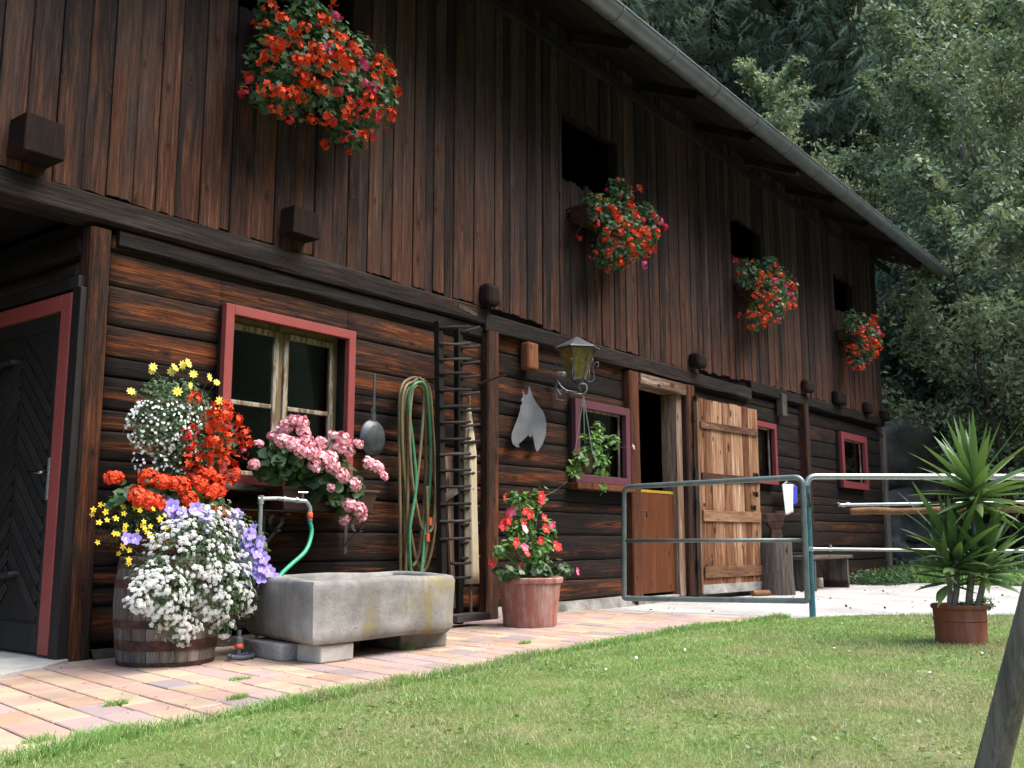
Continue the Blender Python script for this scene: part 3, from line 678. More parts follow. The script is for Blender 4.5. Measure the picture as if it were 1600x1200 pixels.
for (za, ln) in ((1.68, .45), (.62, .5)):
    mb = MB(); pz = za
    mb.bar((XS - .018, 1.45, pz), (XS - .018, 1.45 - ln * 1.5, pz), .035, .008, (0, 0, 1)); mb.build('strap_hinge', M['iron'], cd, bev=.002)
for (px, py) in ((33, 567), (30, 897)):
    p = sp(px, py); mb = MB(); mb.tube([p + Vector((-.012, .0, 0)), p + Vector((-.05, .0, .0)), p + Vector((-.06, .10, -.01)), p + Vector((-.06, .35, -.03))], .018, 8); mb.build('bracket', M['iron'], cd, smooth=True, autos=40)
# windows
def frame_box(mb, x0, x1, z0, z1, w_, y0, y1, ti=.5, bot=True, wv=None):
    wv = wv or w_
    mb.box(x0, x0 + w_, y0, y1, z0, z1, ti); mb.box(x1 - w_, x1, y0, y1, z0, z1, ti)
    mb.box(x0 + w_, x1 - w_, y0, y1, z1 - wv, z1, ti)
    if bot: mb.box(x0 + w_, x1 - w_, y0, y1, z0, z0 + wv, ti)
# big two-leaf window
x0, x1, z0, z1 = 3.69, 4.76, .99, 2.08
mb = MB(); frame_box(mb, x0 - .012, x1 + .012, z0 - .01, z1 + .012, .062, -.095, -.05)
win = mb.build('window', M['red_paint'], barn, bev=.003)
mb = MB(); mb.box(x0 + .0, x0 + .02, -.049, .15, z0, z1); mb.box(x1 - .02, x1, -.049, .15, z0, z1); mb.box(x0 + .02, x1 - .02, -.049, .15, z1 - .02, z1); mb.build('reveal', M['chevron'], win)
mb = MB(); mb.box(x0 - .02, x1 + .02, -.15, .02, z0 - .045, z0 - .011); mb.build('sill', M['grey_wood_x'], win, bev=.005)
mb = MB(); frame_box(mb, x0 + .022, x1 - .022, z0, z1 - .022, .045, .055, .11); mb.box((x0 + x1) / 2 - .022, (x0 + x1) / 2 + .022, .05, .115, z0 + .045, z1 - .068); mb.build('window_frame', M['sash_y'], win, bev=.004)
for s_ in (0, 1):
    a = (x0 + .068) if s_ == 0 else (x0 + x1) / 2 + .023; b = (x0 + x1) / 2 - .023 if s_ == 0 else x1 - .068
    mb = MB(); frame_box(mb, a, b, z0 + .046, z1 - .069, .04, .035, .075); zm = z0 + .046 + .40; mb.box(a + .04, b - .04, .04, .07, z0 + .50, z0 + .53)
    sh_ = mb.build('sash', M['sash'], win, bev=.005)
    mb = MB(); mb.box(a + .03, b - .03, .054, .058, z0 + .08, z1 - .10); mb.build('pane', M['glass'], sh_)
# small windows
def small_window(x0, x1, z0, z1, mat, w_, dark=True):
    mb = MB(); frame_box(mb, x0, x1, z0, z1, w_, -.10, -.05); wn = mb.build('window', mat, barn, bev=.003)
    mb = MB(); frame_box(mb, x0 + .005, x1 - .005, z0 + .005, z1 - .005, .02, -.049, .13); mb.build('reveal', M['chevron'] if dark else M['maroon_paint'], wn)
    mb = MB(); frame_box(mb, x0 + w_ - .012, x1 - w_ + .012, z0 + w_ - .012, z1 - w_ + .012, .022, -.02, .01); mb.build('sash', M['sash'], wn, bev=.003)
    mb = MB(); mb.box(x0 + w_, x1 - w_, -.008, -.004, z0 + w_, z1 - w_); mb.build('pane', M['glass'], wn)
    return wn
w2 = small_window(7.53, 8.50, 1.16, 1.93, M['maroon_paint'], .075)
mb = MB(); mb.box(7.62, 7.74, .06, .075, 1.24, 1.86, .8); mb.build('inner_shutter', M['cloth_white'], w2)
mb = MB(); mb.box(7.50, 8.54, -.14, -.03, 1.10, 1.155, .5); mb.build('sill', M['orange_post'], w2, bev=.006)
small_window(11.25, 12.19, 1.33, 2.11, M['red_frame'], .07); small_window(14.62, 15.77, 1.40, 2.23, M['red_frame'], .10)
# doorway: lintel, jamb, half door, open plank door
mb = MB(); mb.box(8.74, 9.73, -.10, .14, 2.21, 2.33, .8); mb.build('lintel', M['lintel'], barn, bev=.012)
mb = MB(); mb.box(9.60, 9.732, -.03, .16, .05, 2.208, .6); mb.build('door_jamb', M['pale_wood'], barn, bev=.008)
mb = MB(); mb.box(8.72, 8.76, -.02, .16, .05, 2.208, .6); mb.build('door_jamb', M['orange_post'], barn, bev=.004)
mb = MB(); mb.box(8.765, 9.598, .03, .07, .10, 1.12, .5); hd = mb.build('half_door', M['half_door'], barn, bev=.003)
mb = MB(); mb.box(8.765, 9.598, .025, .075, 1.122, 1.152, .5); mb.build('top_rail', M['yellow'], hd, bev=.003)
mb = MB(); mb.tube([(8.80, .02, .90), (8.86, -.03, .93), (8.92, -.03, .91), (8.95, -.01, .87)], .008, 6); mb.build('latch', M['iron'], hd, smooth=True)
mb = MB(); mb.box(8.74, 9.732, -.02, .16, .0, .07, .5); mb.build('door_sill', M['plaster'], barn, bev=.006)
# interior glimpse: a pale sack-like partition far inside
mb = MB(); mb.box(9.0, 9.9, 2.4, 2.46, .06, 1.5, .3); mb.build('inner_partition', M['grey_wood'], barn)
# open leaf: hinged on the right post, swung wide
P0 = Vector((9.90, -.12, 0)); P1 = Vector((11.20, -.25, 0)); dx = (P1 - P0).normalized(); nn = Vector((dx.y, -dx.x, 0))
def leafbox(mb, u0, u1, d0, d1, z0, z1, ti=.5):
    a = P0 + dx * u0; b = P0 + dx * u1
    mb.hexa([a + nn * d1 + Vector((0, 0, z0)), b + nn * d1 + Vector((0, 0, z0)), b + nn * d0 + Vector((0, 0, z0)), a + nn * d0 + Vector((0, 0, z0))],
            [a + nn * d1 + Vector((0, 0, z1)), b + nn * d1 + Vector((0, 0, z1)), b + nn * d0 + Vector((0, 0, z1)), a + nn * d0 + Vector((0, 0, z1))], ti)
mb = MB(); u = 0; LW = (P1 - P0).length
for wd in (.11, .155, .175, .08, .165, .175, .09, .13, .25):
    u2 = min(u + wd, LW); 
    leafbox(mb, u + .002, u2 - .002, -.015 - rnd.uniform(0, .004), .015 + rnd.uniform(0, .006), .10 + rnd.uniform(-.01, .01), 2.19 + rnd.uniform(-.008, .008), rnd.random()); u = u2
pd = mb.build('plank_door', M['door_plank'], barn, bev=.003)
for i, z in enumerate((1.90, 1.33, .90, .29)):
    mb = MB(); leafbox(mb, .03, LW - .03, .021, .042, z - .04 - (.02 if i > 1 else 0), z + .04 + (.02 if i > 1 else 0), rnd.random()); mb.build('batten', M['batten'] if i < 2 else M['batten_pale'], pd, bev=.006)
mb = MB(); leafbox(mb, .0, LW + .01, .021, .028, .06, .16, .5); mb.build('kick_plate', M['plaster'], pd, bev=.002)
mb = MB(); leafbox(mb, -.03, -.004, -.02, .03, .08, 2.22, .5); mb.build('edge_strip', M['pale_wood'], pd)
for z in (1.98, 1.36, 1.02, .36):
    mb = MB(); mb.tube([(9.86, -.115, z - .05), (9.86, -.115, z + .05)], .02, 8); mb.bar((9.86, -.12, z), P0 + dx * .1 + nn * .02 + Vector((0, 0, z)), .03, .01, (0, 0, 1)); mb.build('hinge', M['iron'], pd)
for (u, z) in ((LW - .1, 1.40), (LW - .12, 1.18), (LW - .18, 1.02)):
    mb = MB(); leafbox(mb, u - .05, u + .05, .022, .034, z - .02, z + .02); leafbox(mb, u - .01, u + .01, .034, .06, z - .045, z + .01); mb.build('latch', M['iron'], pd, bev=.003)
# roof, rafters, gutter
EY, EZ, SL_ = -.98, 5.12, math.tan(R(24))
mb = MB(); ry = -.97
def rz(y): return EZ + .06 + (y - ry) * SL_
x0, x1 = XL - .6, 17.95
mb.hexa([(x0, ry, rz(ry)), (x1, ry, rz(ry)), (x1, 4.2, rz(4.2)), (x0, 4.2, rz(4.2))], [(x0, ry, rz(ry) + .05), (x1, ry, rz(ry) + .05), (x1, 4.2, rz(4.2) + .05), (x0, 4.2, rz(4.2) + .05)])
mb.hexa([(x0, 4.2, rz(4.2)), (x1, 4.2, rz(4.2)), (x1, 9.2, rz(-.8)), (x0, 9.2, rz(-.8))], [(x0, 4.2, rz(4.2) + .05), (x1, 4.2, rz(4.2) + .05), (x1, 9.2, rz(-.8) + .05), (x0, 9.2, rz(-.8) + .05)])
roof = mb.build('roof', M['roof'], barn)
mb = MB(); yb = ry + .02
while yb < 4.1:                                   # soffit boards on the rafters
    y2 = yb + .19; mb.hexa([(x0 + .05, yb, rz(yb) - .03), (x1 - .05, yb, rz(yb) - .03), (x1 - .05, y2, rz(y2) - .03), (x0 + .05, y2, rz(y2) - .03)], [(x0 + .05, yb, rz(yb) - .005), (x1 - .05, yb, rz(yb) - .005), (x1 - .05, y2, rz(y2) - .005), (x0 + .05, y2, rz(y2) - .005)], rnd.random()); yb += .2
mb.build('soffit', M['soffit'], barn)
x = .78
while x < 17.9:
    mb = MB(); y_ = -.75; zf = rz(y_) - .032
    poly = [(x, y_, zf), (x, y_ - .02, zf - .04), (x, y_ + .03, zf - .085), (x, y_ + .10, rz(y_ + .10) - .13), (x, 2.0, rz(2.0) - .13), (x, 2.0, rz(2.0) - .032)]
    mb.prism(poly, (.12, 0, 0), rnd.random()); mb.build('rafter', M['beam'], barn, bev=.008); x += 1.35
# carved bracket ends and a purlin carrying the eave
mb = MB(); mb.box(XL - .5, 17.6, -.10, -.055, 5.28, 5.38, .4); mb.build('eave_purlin', M['beam'], barn, bev=.01)
gy_, gz_, gr = EY - .04, EZ, .098
mb = MB(); n = 12; V = []; Fc = []; nxs = 40
xa, xb = XL - .6, 17.35
for i in range(nxs + 1):
    x = xa + (xb - xa) * i / nxs
    for rr in (gr, gr - .006):
        for k in range(n + 1):
            t_ = math.pi * k / n; V.append((x, gy_ - rr * math.cos(t_), gz_ - rr * math.sin(t_)))
m_ = 2 * (n + 1)
for i in range(nxs):
    for k in range(n):
        a = i * m_ + k; Fc.append((a, a + 1, a + m_ + 1, a + m_)); a = i * m_ + n + 1 + k; Fc.append((a, a + m_, a + m_ + 1, a + 1))
mb.add(V, Fc); mb.tube([(xa, gy_ - gr, gz_ + .004), (xb, gy_ - gr, gz_ + .004)], .010, 8)
e = [(xb, gy_ - gr * math.cos(math.pi * k / n), gz_ - gr * math.sin(math.pi * k / n)) for k in range(n + 1)]; mb.add(e, [tuple(range(n + 1))])
gut = mb.build('gutter', M['zinc'], barn, smooth=True, autos=40)
x = .3
while x < 17.3:
    mb = MB(); pp = [(x, gy_ - (gr + .004) * math.cos(math.pi * k / 10), gz_ - (gr + .004) * math.sin(math.pi * k / 10)) for k in range(11)]
    for a, b in zip(pp[:-1], pp[1:]): mb.bar(a, b, .028, .005, (1, 0, 0))
    mb.bar((x, gy_ + gr, gz_), (x, gy_ + gr + .12, gz_ + .08), .028, .005, (1, 0, 0)); mb.build('gutter_bracket', M['zinc'], gut); x += .93
# ------------------------------------------------------------------ things at the wall
rnd = random.Random(21)
def rock_mesh(name, mat, c, r, seed, sq=(1, 1, 1), amp=.25, cuts=4):
    import bmesh
    bm = bmesh.new(); bmesh.ops.create_icosphere(bm, subdivisions=cuts, radius=1)
    for v in bm.verts:
        d = v.co.copy(); k = 1 + noise.noise(d * 1.3 + Vector((seed, 0, 0))) * amp * 2 + noise.noise(d * 3.3 + Vector((0, seed, 0))) * amp * .8 + noise.noise(d * 9 + Vector((0, seed, 4))) * amp * .22
        q = Vector(tuple(math.copysign(abs(x) ** .7, x) for x in d)); v.co = Vector((q.x * sq[0], q.y * sq[1], q.z * sq[2])) * r * k
    me = bpy.data.meshes.new(name); bm.to_mesh(me); bm.free(); me.materials.append(mat)
    me.polygons.foreach_set('use_smooth', [True] * len(me.polygons))
    return place(name, me, None, c)
# stone trough on its blocks
TA, TB, TC, TD = Vector((3.46, -1.20, 0)), Vector((4.60, -1.20, 0)), Vector((4.86, -.46, 0)), Vector((3.66, -.38, 0))
zb0, zt0 = .115, .515
def W_z(px, py, y): return W(px, py, y).z
zt0 = W_z(487, 907, -1.2)
tr = thing('stone_trough', 'big grey mossy stone water trough raised on blocks in front of the log wall', 'trough', (4.2, -.7, 0))
mb = MB()
def ringpts(off, z, bat=0):
    cs = [TA, TB, TC, TD]; ctr = (TA + TB + TC + TD) / 4; out = []
    nsub = 8
    for i in range(4):
        a, b = cs[i], cs[(i + 1) % 4]
        for k in range(nsub):
            t = k / nsub; p = a.lerp(b, t); d = (ctr - p); d.normalize()
            # offset inward, corners rounded
            edge = min(t, 1 - t) * (b - a).length
            rr = .035 * max(0, 1 - edge / .07) ** 2
            q = p + d * (off + rr + bat); q = q + Vector((noise.noise(Vector((q.x * 4, q.y * 4, z * 5))), noise.noise(Vector((q.x * 4, q.y * 4, z * 5 + 9))), 0)) * .010
            out.append(Vector((q.x, q.y, z + noise.noise(Vector((q.x * 3, q.y * 3, z * 2 + 4))) * .010)))
    return out
levels = [(.03, zb0), (.0, zb0 + .03)] + [(-.012 * k / 6, zb0 + .03 + (zt0 - zb0 - .06) * k / 6) for k in range(1, 7)] + [(.0, zt0 - .006), (.022, zt0), (.065, zt0 + .002), (.085, zt0 - .015), (.12, zb0 + .1)]
rings = [ringpts(o_, z) for o_, z in levels]; n = len(rings[0]); V = [p for r_ in rings for p in r_]; Fc = []
for i in range(len(rings) - 1):
    for k in range(n): Fc.append((i * n + k, i * n + (k + 1) % n, (i + 1) * n + (k + 1) % n, (i + 1) * n + k))
Fc.append(tuple(range(n - 1, -1, -1))); e = (len(rings) - 1) * n; Fc.append(tuple(range(e, e + n))); mb.add(V, Fc)
mb.build('basin', M['concrete'], tr, smooth=True, autos=50)
w_ = ringpts(.10, zb0 + .27); mb = MB(); mb.add(w_, [tuple(range(len(w_)))])
t = NT('trough_water'); t.bump(t.noise(t.world(), 9, 2), .1, .01); M['water'] = t.fin((.02, .03, .025), .05, .6); mb.build('water', M['water'], tr)
def block(name, label, a, b, depth, z0, z1, mat, ang=0, grp=None):
    c = Vector(((a[0] + b[0]) / 2, (a[1] + b[1]) / 2, z0)); d = Vector((b[0] - a[0], b[1] - a[1], 0)); ln = d.length; d.normalize(); nn_ = Vector((-d.y, d.x, 0))
    mb = MB(); q = [Vector((*a, z0)), Vector((*b, z0)), Vector((*b, z0)) + nn_ * depth, Vector((*a, z0)) + nn_ * depth]
    mb.hexa(q, [p + Vector((rnd.uniform(-.004, .004), rnd.uniform(-.004, .004), z1 - z0 + rnd.uniform(-.003, .003))) for p in q])
    o = mb.build(name, mat, None, bev=.010, loc=c); return tag(o, label, 'block', grp)
block('stone_block', 'pale square block under the near front corner of the stone trough', (3.57, -1.16), (3.80, -1.16), .19, .016, .108, M['bone'])
block('stone_block', 'browner block behind the pale one under the left end of the trough', (3.50, -.93), (3.72, -.97), .42, .016, .104, M['plaster'])
block('stone_block', 'mossy grey block carrying the far right end of the trough', (4.28, -1.04), (4.62, -1.10), .42, .016, .118, M['concrete'])
# red bucket bits and sprinkler behind the barrel
t_ = thing('lawn_sprinkler', 'small grey plastic sprinkler with orange ring between barrel and trough', 'sprinkler', (3.62, -.32, .016))
bx_ = G(1015 * 0 + 372, 1030, .02); 
mb = MB(); mb.lathe([(.012, 0), (.014, .05), (.02, .055), (.02, .09), (.012, .095), (.012, .13)], bx_ + Vector((0, 0, .02)), 12); mb.build('riser', M['grey_plastic'], t_, smooth=True, autos=40)
mb = MB(); mb.lathe([(.019, 0), (.022, .004), (.022, .018), (.019, .022)], bx_ + Vector((0, 0, .058)), 14); mb.build('orange_ring', M['orange_plastic'], t_, smooth=True, autos=40)
mb = MB(); mb.tube(smoothpath([bx_ + Vector((-.07, -.03, .02)), bx_ + Vector((.0, -.035, .01)), bx_ + Vector((.10, .0, .01)), bx_ + Vector((.12, .08, .01)), bx_ + Vector((0, .05, .01)), bx_ + Vector((-.06, .0, .02))]), .012, 8); mb.build('base_ring', M['grey_plastic'], t_, smooth=True)
# standpipe with tap
yP = -.42
pz = W(405, 900, yP); pt = W(396, 800, yP); px_ = pz.x
tp = thing('standpipe', 'grey water pipe with chrome tap and short mint hose over the trough', 'tap', (px_, yP, .016))
zt_ = W(396, 779, yP).z
tx = W(486, 790, yP - .12)
mb = MB(); mb.tube([(px_, yP, .016), (px_ - .01, yP, zt_ + .01)], .0125, 10); mb.tube([(px_ - .03, yP, zt_), (px_ + .09, yP - .03, zt_ + .005)], .0115, 10); mb.tube([(px_ - .01, yP, zt_ - .03), (px_ - .01, yP, zt_ + .02)], .019, 10); mb.build('pipe', M['galv'], tp, smooth=True, autos=40)
e0 = Vector((px_ + .09, yP - .03, zt_ + .005)); ex = W(473, 783, yP - .05); ex2 = W(484, 793, yP - .06)
mb = MB(); mb.tube([e0, ex], .013, 10); mb.tube([e0 + (ex - e0) * .2, e0 + (ex - e0) * .3], .018, 8); mb.tube([e0 + (ex - e0) * .7, e0 + (ex - e0) * .8], .019, 6)
mb.tube(smoothpath([ex, ex + Vector((.02, -.005, -.002)), ex2 + Vector((0, 0, .0)), ex2 + Vector((.003, 0, -.03))]), .013, 10)
mb.build('tap_body', M['galv'], tp, smooth=True, autos=40)
mb = MB(); mb.tube([ex, ex + Vector((0, 0, .05))], .007, 8); mb.tube([ex + Vector((-.028, .01, .052)), ex + Vector((.028, -.01, .052))], .006, 8); mb.build('tap_handle', M['chrome'], tp, smooth=True, autos=40)
c0 = ex2 + Vector((.003, 0, -.03))
mb = MB(); mb.lathe([(.015, 0), (.018, -.004), (.018, -.03), (.015, -.034)][::-1], c0 + Vector((0, 0, .0)), 14); mb.build('hose_coupling', M['orange_plastic'], tp, smooth=True, autos=40)
mb = MB(); mb.lathe([(.014, 0), (.016, -.004), (.016, -.018), (.013, -.02)][::-1], c0 + Vector((0, 0, -.035)), 14); mb.build('coupling_nut', M['grey_plastic'], tp, smooth=True, autos=40)
q = [c0 + Vector((0, 0, -.055)), W(487, 832, yP - .07), W(478, 860, yP - .10), W(455, 882, yP - .14), W(438, 899, yP - .18), W(434, 915, yP - .2)]
mb = MB(); mb.tube(smoothpath(q), .0125, 10); mb.build('short_hose', M['hose_mint'], tp, smooth=True)
# iron shelf bracket and shelf that carry the flower box
sh = thing('iron_shelf_bracket', 'curled flat iron bracket holding the flower box below the window', 'bracket', (4.05, -.05, .8))
p = W(405, 800, -.25)
mb = MB(); mb.bar((3.5, -.25, .82), (4.9, -.25, .82), .12, .006, (0, 1, 0)); 
mb.build('shelf_strip', M['iron'], sh)
for px in (4.05, 4.75):
    mb = MB(); pts = [Vector((px, -.06, .60))] + [Vector((px, -.18 + .06 * math.cos(a), .75 + .06 * math.sin(a))) for a in [math.pi * (1.0 - .17 * k) for k in range(11)]]
    mb2 = [Vector((px, -.06, .80)), Vector((px, -.3, .80))]
    for a, b in zip(pts[:-1], pts[1:]): mb.bar(a, b, .028, .005, (1, 0, 0))
    mb.bar((px, -.06, .55), (px, -.06, .815), .028, .005, (1, 0, 0)); mb.bar(*mb2, .028, .005, (1, 0, 0)); mb.build('scroll', M['forged'], sh)
# frying pan
c = W(581, 684, -.09); tp_ = W(584, 584, -.08)
pn = thing('frying_pan', 'old iron frying pan hanging upside down by its long handle beside the window', 'pan', (c.x, c.y, c.z))
mb = MB(); prof = [(.0, .0), (.085, .0), (.10, -.008), (.128, -.035), (.132, -.037), (.129, -.030)]
V = []; Fc = []; n = 32; rr_ = .95
for (r_, d) in prof:
    for k in range(n): a = 2 * math.pi * k / n; V.append((c.x + r_ * rr_ * math.cos(a), c.y - .045 - d, c.z + r_ * math.sin(a)))
for i in range(len(prof) - 1):
    for k in range(n): Fc.append((i * n + k, i * n + (k + 1) % n, (i + 1) * n + (k + 1) % n, (i + 1) * n + k))
Fc.append(tuple(range(n))); mb.add(V, Fc); mb.build('pan_bowl', M['pan'], pn, smooth=True, autos=50)
mb = MB(); mb.bar((c.x, c.y - .015, c.z + .11), (tp_.x, tp_.y - .01, tp_.z), .020, .007); mb.bar((c.x, c.y - .02, c.z + .10), (c.x, c.y - .016, c.z + .18), .034, .006)
mb.tube([(c.x - .022, c.y - .018, c.z + .12), (c.x - .028, c.y - .018, c.z + .19), (c.x - .01, c.y - .018, c.z + .215), (c.x, c.y - .018, c.z + .21)], .004, 6)
mb.build('handle', M['pan'], pn, bev=.002)
# coiled garden hose
hs = thing('garden_hose', 'long coil of tan and green garden hose hung on the log wall', 'hose', (5.55, -.08, 1.8))
def hloop(pxs, y, mat, r=.012, name='hose_loop'):
    mb = MB(); mb.tube(smoothpath([W(a, b, y - .02 * math.sin(i)) for i, (a, b) in enumerate(pxs)], 7), r, 8); return mb.build(name, mat, hs, smooth=True)
hloop([(626, 905), (625, 800), (624, 680), (626, 610), (640, 592), (655, 592), (668, 606), (672, 680), (670, 760), (664, 850), (655, 888), (645, 893), (633, 850), (632, 720), (632, 630), (643, 600), (657, 600), (664, 640), (664, 760), (655, 860), (645, 885)], -.10, M['hose_tan'], name='tan_hose_loop')
hloop([(633, 905), (636, 820), (638, 700), (637, 630), (645, 598), (660, 594), (672, 615), (677, 700), (681, 790), (676, 850), (664, 890), (652, 880), (640, 820), (630, 720), (628, 640), (634, 604), (650, 596)], -.13, M['hose_tan'], name='tan_hose_loop')
hloop([(634, 905), (636, 850), (648, 780), (658, 690), (662, 620), (655, 604), (645, 610), (640, 660), (643, 740), (656, 815), (668, 832), (677, 815), (680, 740), (675, 660), (668, 610), (655, 590)], -.16, M['hose_tan'], name='tan_hose_loop')
hloop([(643, 904), (640, 860), (641, 820), (650, 760), (646, 700), (640, 650), (639, 620), (646, 602), (660, 598), (668, 620), (673, 700), (670, 780), (664, 830), (660, 880), (657, 902)], -.185, M['hose_green'], .0115, 'green_hose_loop')
hloop([(667, 760), (668, 800), (668, 830), (664, 870), (656, 900)], -.17, M['hose_tan'], name='tan_hose_loop')
for (a, b) in ((672, 815), (668, 840)):
    p = W(a, b, -.20); mb = MB(); mb.lathe([(.013, -.03), (.017, -.026), (.017, .026), (.013, .03)], p, 12); mb.build('hose_connector', M['orange_plastic'], hs, smooth=True, autos=40)
mb = MB(); p = W(650, 594, 0); mb.tube([(p.x, -.02, p.z + .0), (p.x, -.2, p.z - .01), (p.x, -.22, p.z + .03)], .008, 8); mb.build('wall_hook', M['iron'], hs, smooth=True)
# wooden hay rack, leaning rails
rk = thing('hay_rack', 'narrow black wooden hay rack with two uprights and many rungs standing against the wall', 'rack', (6.0, -.25, 0))
yR = -.26
def rl(pa, pb, w_, y, name='upright', mat=None):
    a = W(*pa, y); b = W(*pb, y); mb = MB(); mb.bar(a, b, w_, .05, (1, 0, 0), rnd.random()); return mb.build(name, mat or M['rail_wood'], rk, bev=.005)
rl((691, 925), (685, 502), .055, yR); rl((717, 975), (716, 514), .055, yR + .10)
for i, z in enumerate((512, 537, 562, 584, 610, 636, 660, 686, 710, 735, 760, 788, 814, 842, 866, 889)):
    a = W(690 if i < 14 else 708, z + (1 if i < 14 else 14), yR - .03); b = W(735, z - 1 + (0 if i < 14 else 14), yR - .03)
    mb = MB(); mb.tube([a + Vector((-.02, 0, 0)), a.lerp(b, .5) + Vector((0, 0, rnd.uniform(-.01, .01))), b], .0115, 6, rnd.random()); mb.build('rung', M['rung'], rk, smooth=True)
    if i < 15:
        a = W(721, z + 7, yR + .07); b = W(749, z - 1 + 4 * (i > 0), yR + .07); mb = MB(); mb.tube([a, b], .0115, 6, rnd.random()); mb.build('rung', M['rung'], rk, smooth=True)
mb = MB(); a = W(712, 967, yR); mb.bar(W(702, 967, yR - .05), W(754, 962, yR - .05), .05, .16, (0, 0, 1)); mb.build('foot_board', M['grey_wood_x'], rk, bev=.006)
# leaning broken plank and furled parasol, rod
mb = MB(); a = W(712, 950, -.14); b = W(699, 712, -.10); mb.bar(a, b, .085, .025, (1, 0, 0)); 
o = mb.build('broken_plank', M['pale_wood'], None, bev=.004, loc=(a.x, a.y, a.z)); tag(o, 'pale splintered plank leaning behind the rungs of the hay rack', 'plank')
mb = MB(); mb.bar(W(692, 780, -.16), W(714, 766, -.17), .05, .02, (0, 0, 1)); o = mb.build('wood_scrap', M['grey_wood_x'], None, loc=W(700, 772, -.16)); tag(o, 'short grey board end wedged across the leaning plank', 'board')
pa = W(736, 912, -.19); pb = W(733, 628, -.13); ps = thing('parasol', 'furled cream canvas parasol standing behind the rack rungs', 'parasol', (pa.x, pa.y, pa.z))
mb = MB(); ax = (pb - pa); V = []; Fc = []; n = 20; K = 14
for i in range(K + 1):
    t_ = i / K; r_ = (.062 - .008 * t_) * (1 if t_ < .72 else 1 - (t_ - .72) / .28 * .85); p = pa + ax * t_
    for k in range(n):
        a = 2 * math.pi * k / n; q_ = r_ * (1 + .22 * math.cos(6 * a + 1.5 * t_)); V.append(p + Vector((q_ * math.cos(a), q_ * .8 * math.sin(a), 0)))
for i in range(K):
    for k in range(n): Fc.append((i * n + k, i * n + (k + 1) % n, (i + 1) * n + (k + 1) % n, (i + 1) * n + k))
Fc.append(tuple(range(n - 1, -1, -1))); Fc.append(tuple(K * n + k for k in range(n))); mb.add(V, Fc); mb.build('canopy', M['cloth_cream'], ps, smooth=True)
mb = MB(); mb.tube([pa + Vector((0, 0, -.26)), pb + Vector((0, 0, .05))], .012, 8); mb.build('pole', M['pole'], ps)
mb = MB(); mb.tube([(6.55, -.04, 2.02), (6.40 + .0, -.30, 1.90)], .008, 6); p0 = W(748, 600, -.04); p1 = W(787, 586, -.3)
mb = MB(); mb.tube([p0, p1], .009, 6); mb.lathe([(.0, -.004), (.018, -.003), (.018, .003), (0, .004)], p1, 8); o = mb.build('iron_rod', M['rust_iron'], None, loc=p0); tag(o, 'thin rusty iron rod sticking out of the post beside the rack', 'rod')
mb = MB(); mb.bar(W(716, 478, -.13), W(745, 492, -.13), .03, .01, (0, 0, 1)); o = mb.build('iron_strap', M['rust_iron'], None, loc=W(730, 484, -.13)); tag(o, 'short rusty iron strap nailed to the plate beam above the rack', 'iron strap')
# horse head cut from sheet metal
hp = [(628, 592), (640, 630), (660, 625), (668, 572), (690, 640), (720, 688), (752, 728), (768, 765), (775, 810), (772, 875), (752, 935), (718, 985), (704, 955), (697, 915), (690, 882), (676, 894), (660, 880), (640, 900), (622, 918), (602, 935), (605, 957), (585, 952), (566, 935), (557, 905), (560, 870), (578, 820), (600, 765), (613, 720), (612, 700), (628, 678), (617, 660), (630, 640)]
hp3 = [W(660 + a / 4, 460 + b / 4, -.09) for a, b in hp]
mb = MB(); mb.prism(hp3, (0, .004, 0)); o = mb.build('horse_head_plaque', M['sheet'], None, loc=hp3[0]); tag(o, 'grey sheet metal horse head silhouette nailed to the log wall', 'wall ornament')
# lantern
lc = W(902, 560, -.42); R_ = .145
lt = thing('wall_lantern', 'six sided wrought iron lantern with amber glass on a curled wall bracket', 'lantern', (lc.x, -.05, lc.z))
ztop = W(903, 527, -.42).z; zeave = W(903, 545, -.42).z; zbot = W(903, 594, -.42).z
hexp = lambda r_, z, a0=0: [(lc.x + r_ * math.cos(a0 + math.pi / 3 * k), lc.y + r_ * math.sin(a0 + math.pi / 3 * k), z) for k in range(6)]
mb = MB(); a = hexp(.205, zeave - .006, .3); b = hexp(.200, zeave + .004, .3); cpt = hexp(.012, ztop, .3); mb.add(a + b + cpt, [tuple(range(5, -1, -1)), (12, 13, 14, 15, 16, 17)] + [(i + j * 6, (i + 1) % 6 + j * 6, (i + 1) % 6 + 6 + j * 6, i + 6 + j * 6) for i in range(6) for j in range(2)])
mb.build('lantern_roof', M['forged'], lt)
mb = MB(); a = hexp(.075, zbot, .3); b = hexp(.158, zeave - .01, .3); mb.add(a + b, [(i, (i + 1) % 6, (i + 1) % 6 + 6, i + 6) for i in range(6)] + [(5, 4, 3, 2, 1, 0)]); mb.build('amber_pane', M['amber'], lt)
mb = MB(); a = hexp(.079, zbot, .3); b = hexp(.164, zeave - .005, .3)
for i in range(6): mb.tube([a[i], b[i]], .006, 6)
for i in range(6): mb.tube([a[i], a[(i + 1) % 6]], .006, 6)
mb.lathe([(.02, zbot - .03), (.058, zbot - .008), (.058, zbot), (.02, zbot + .01)], (lc.x, lc.y, 0), 12)
mb.build('lantern_cage', M['forged'], lt)
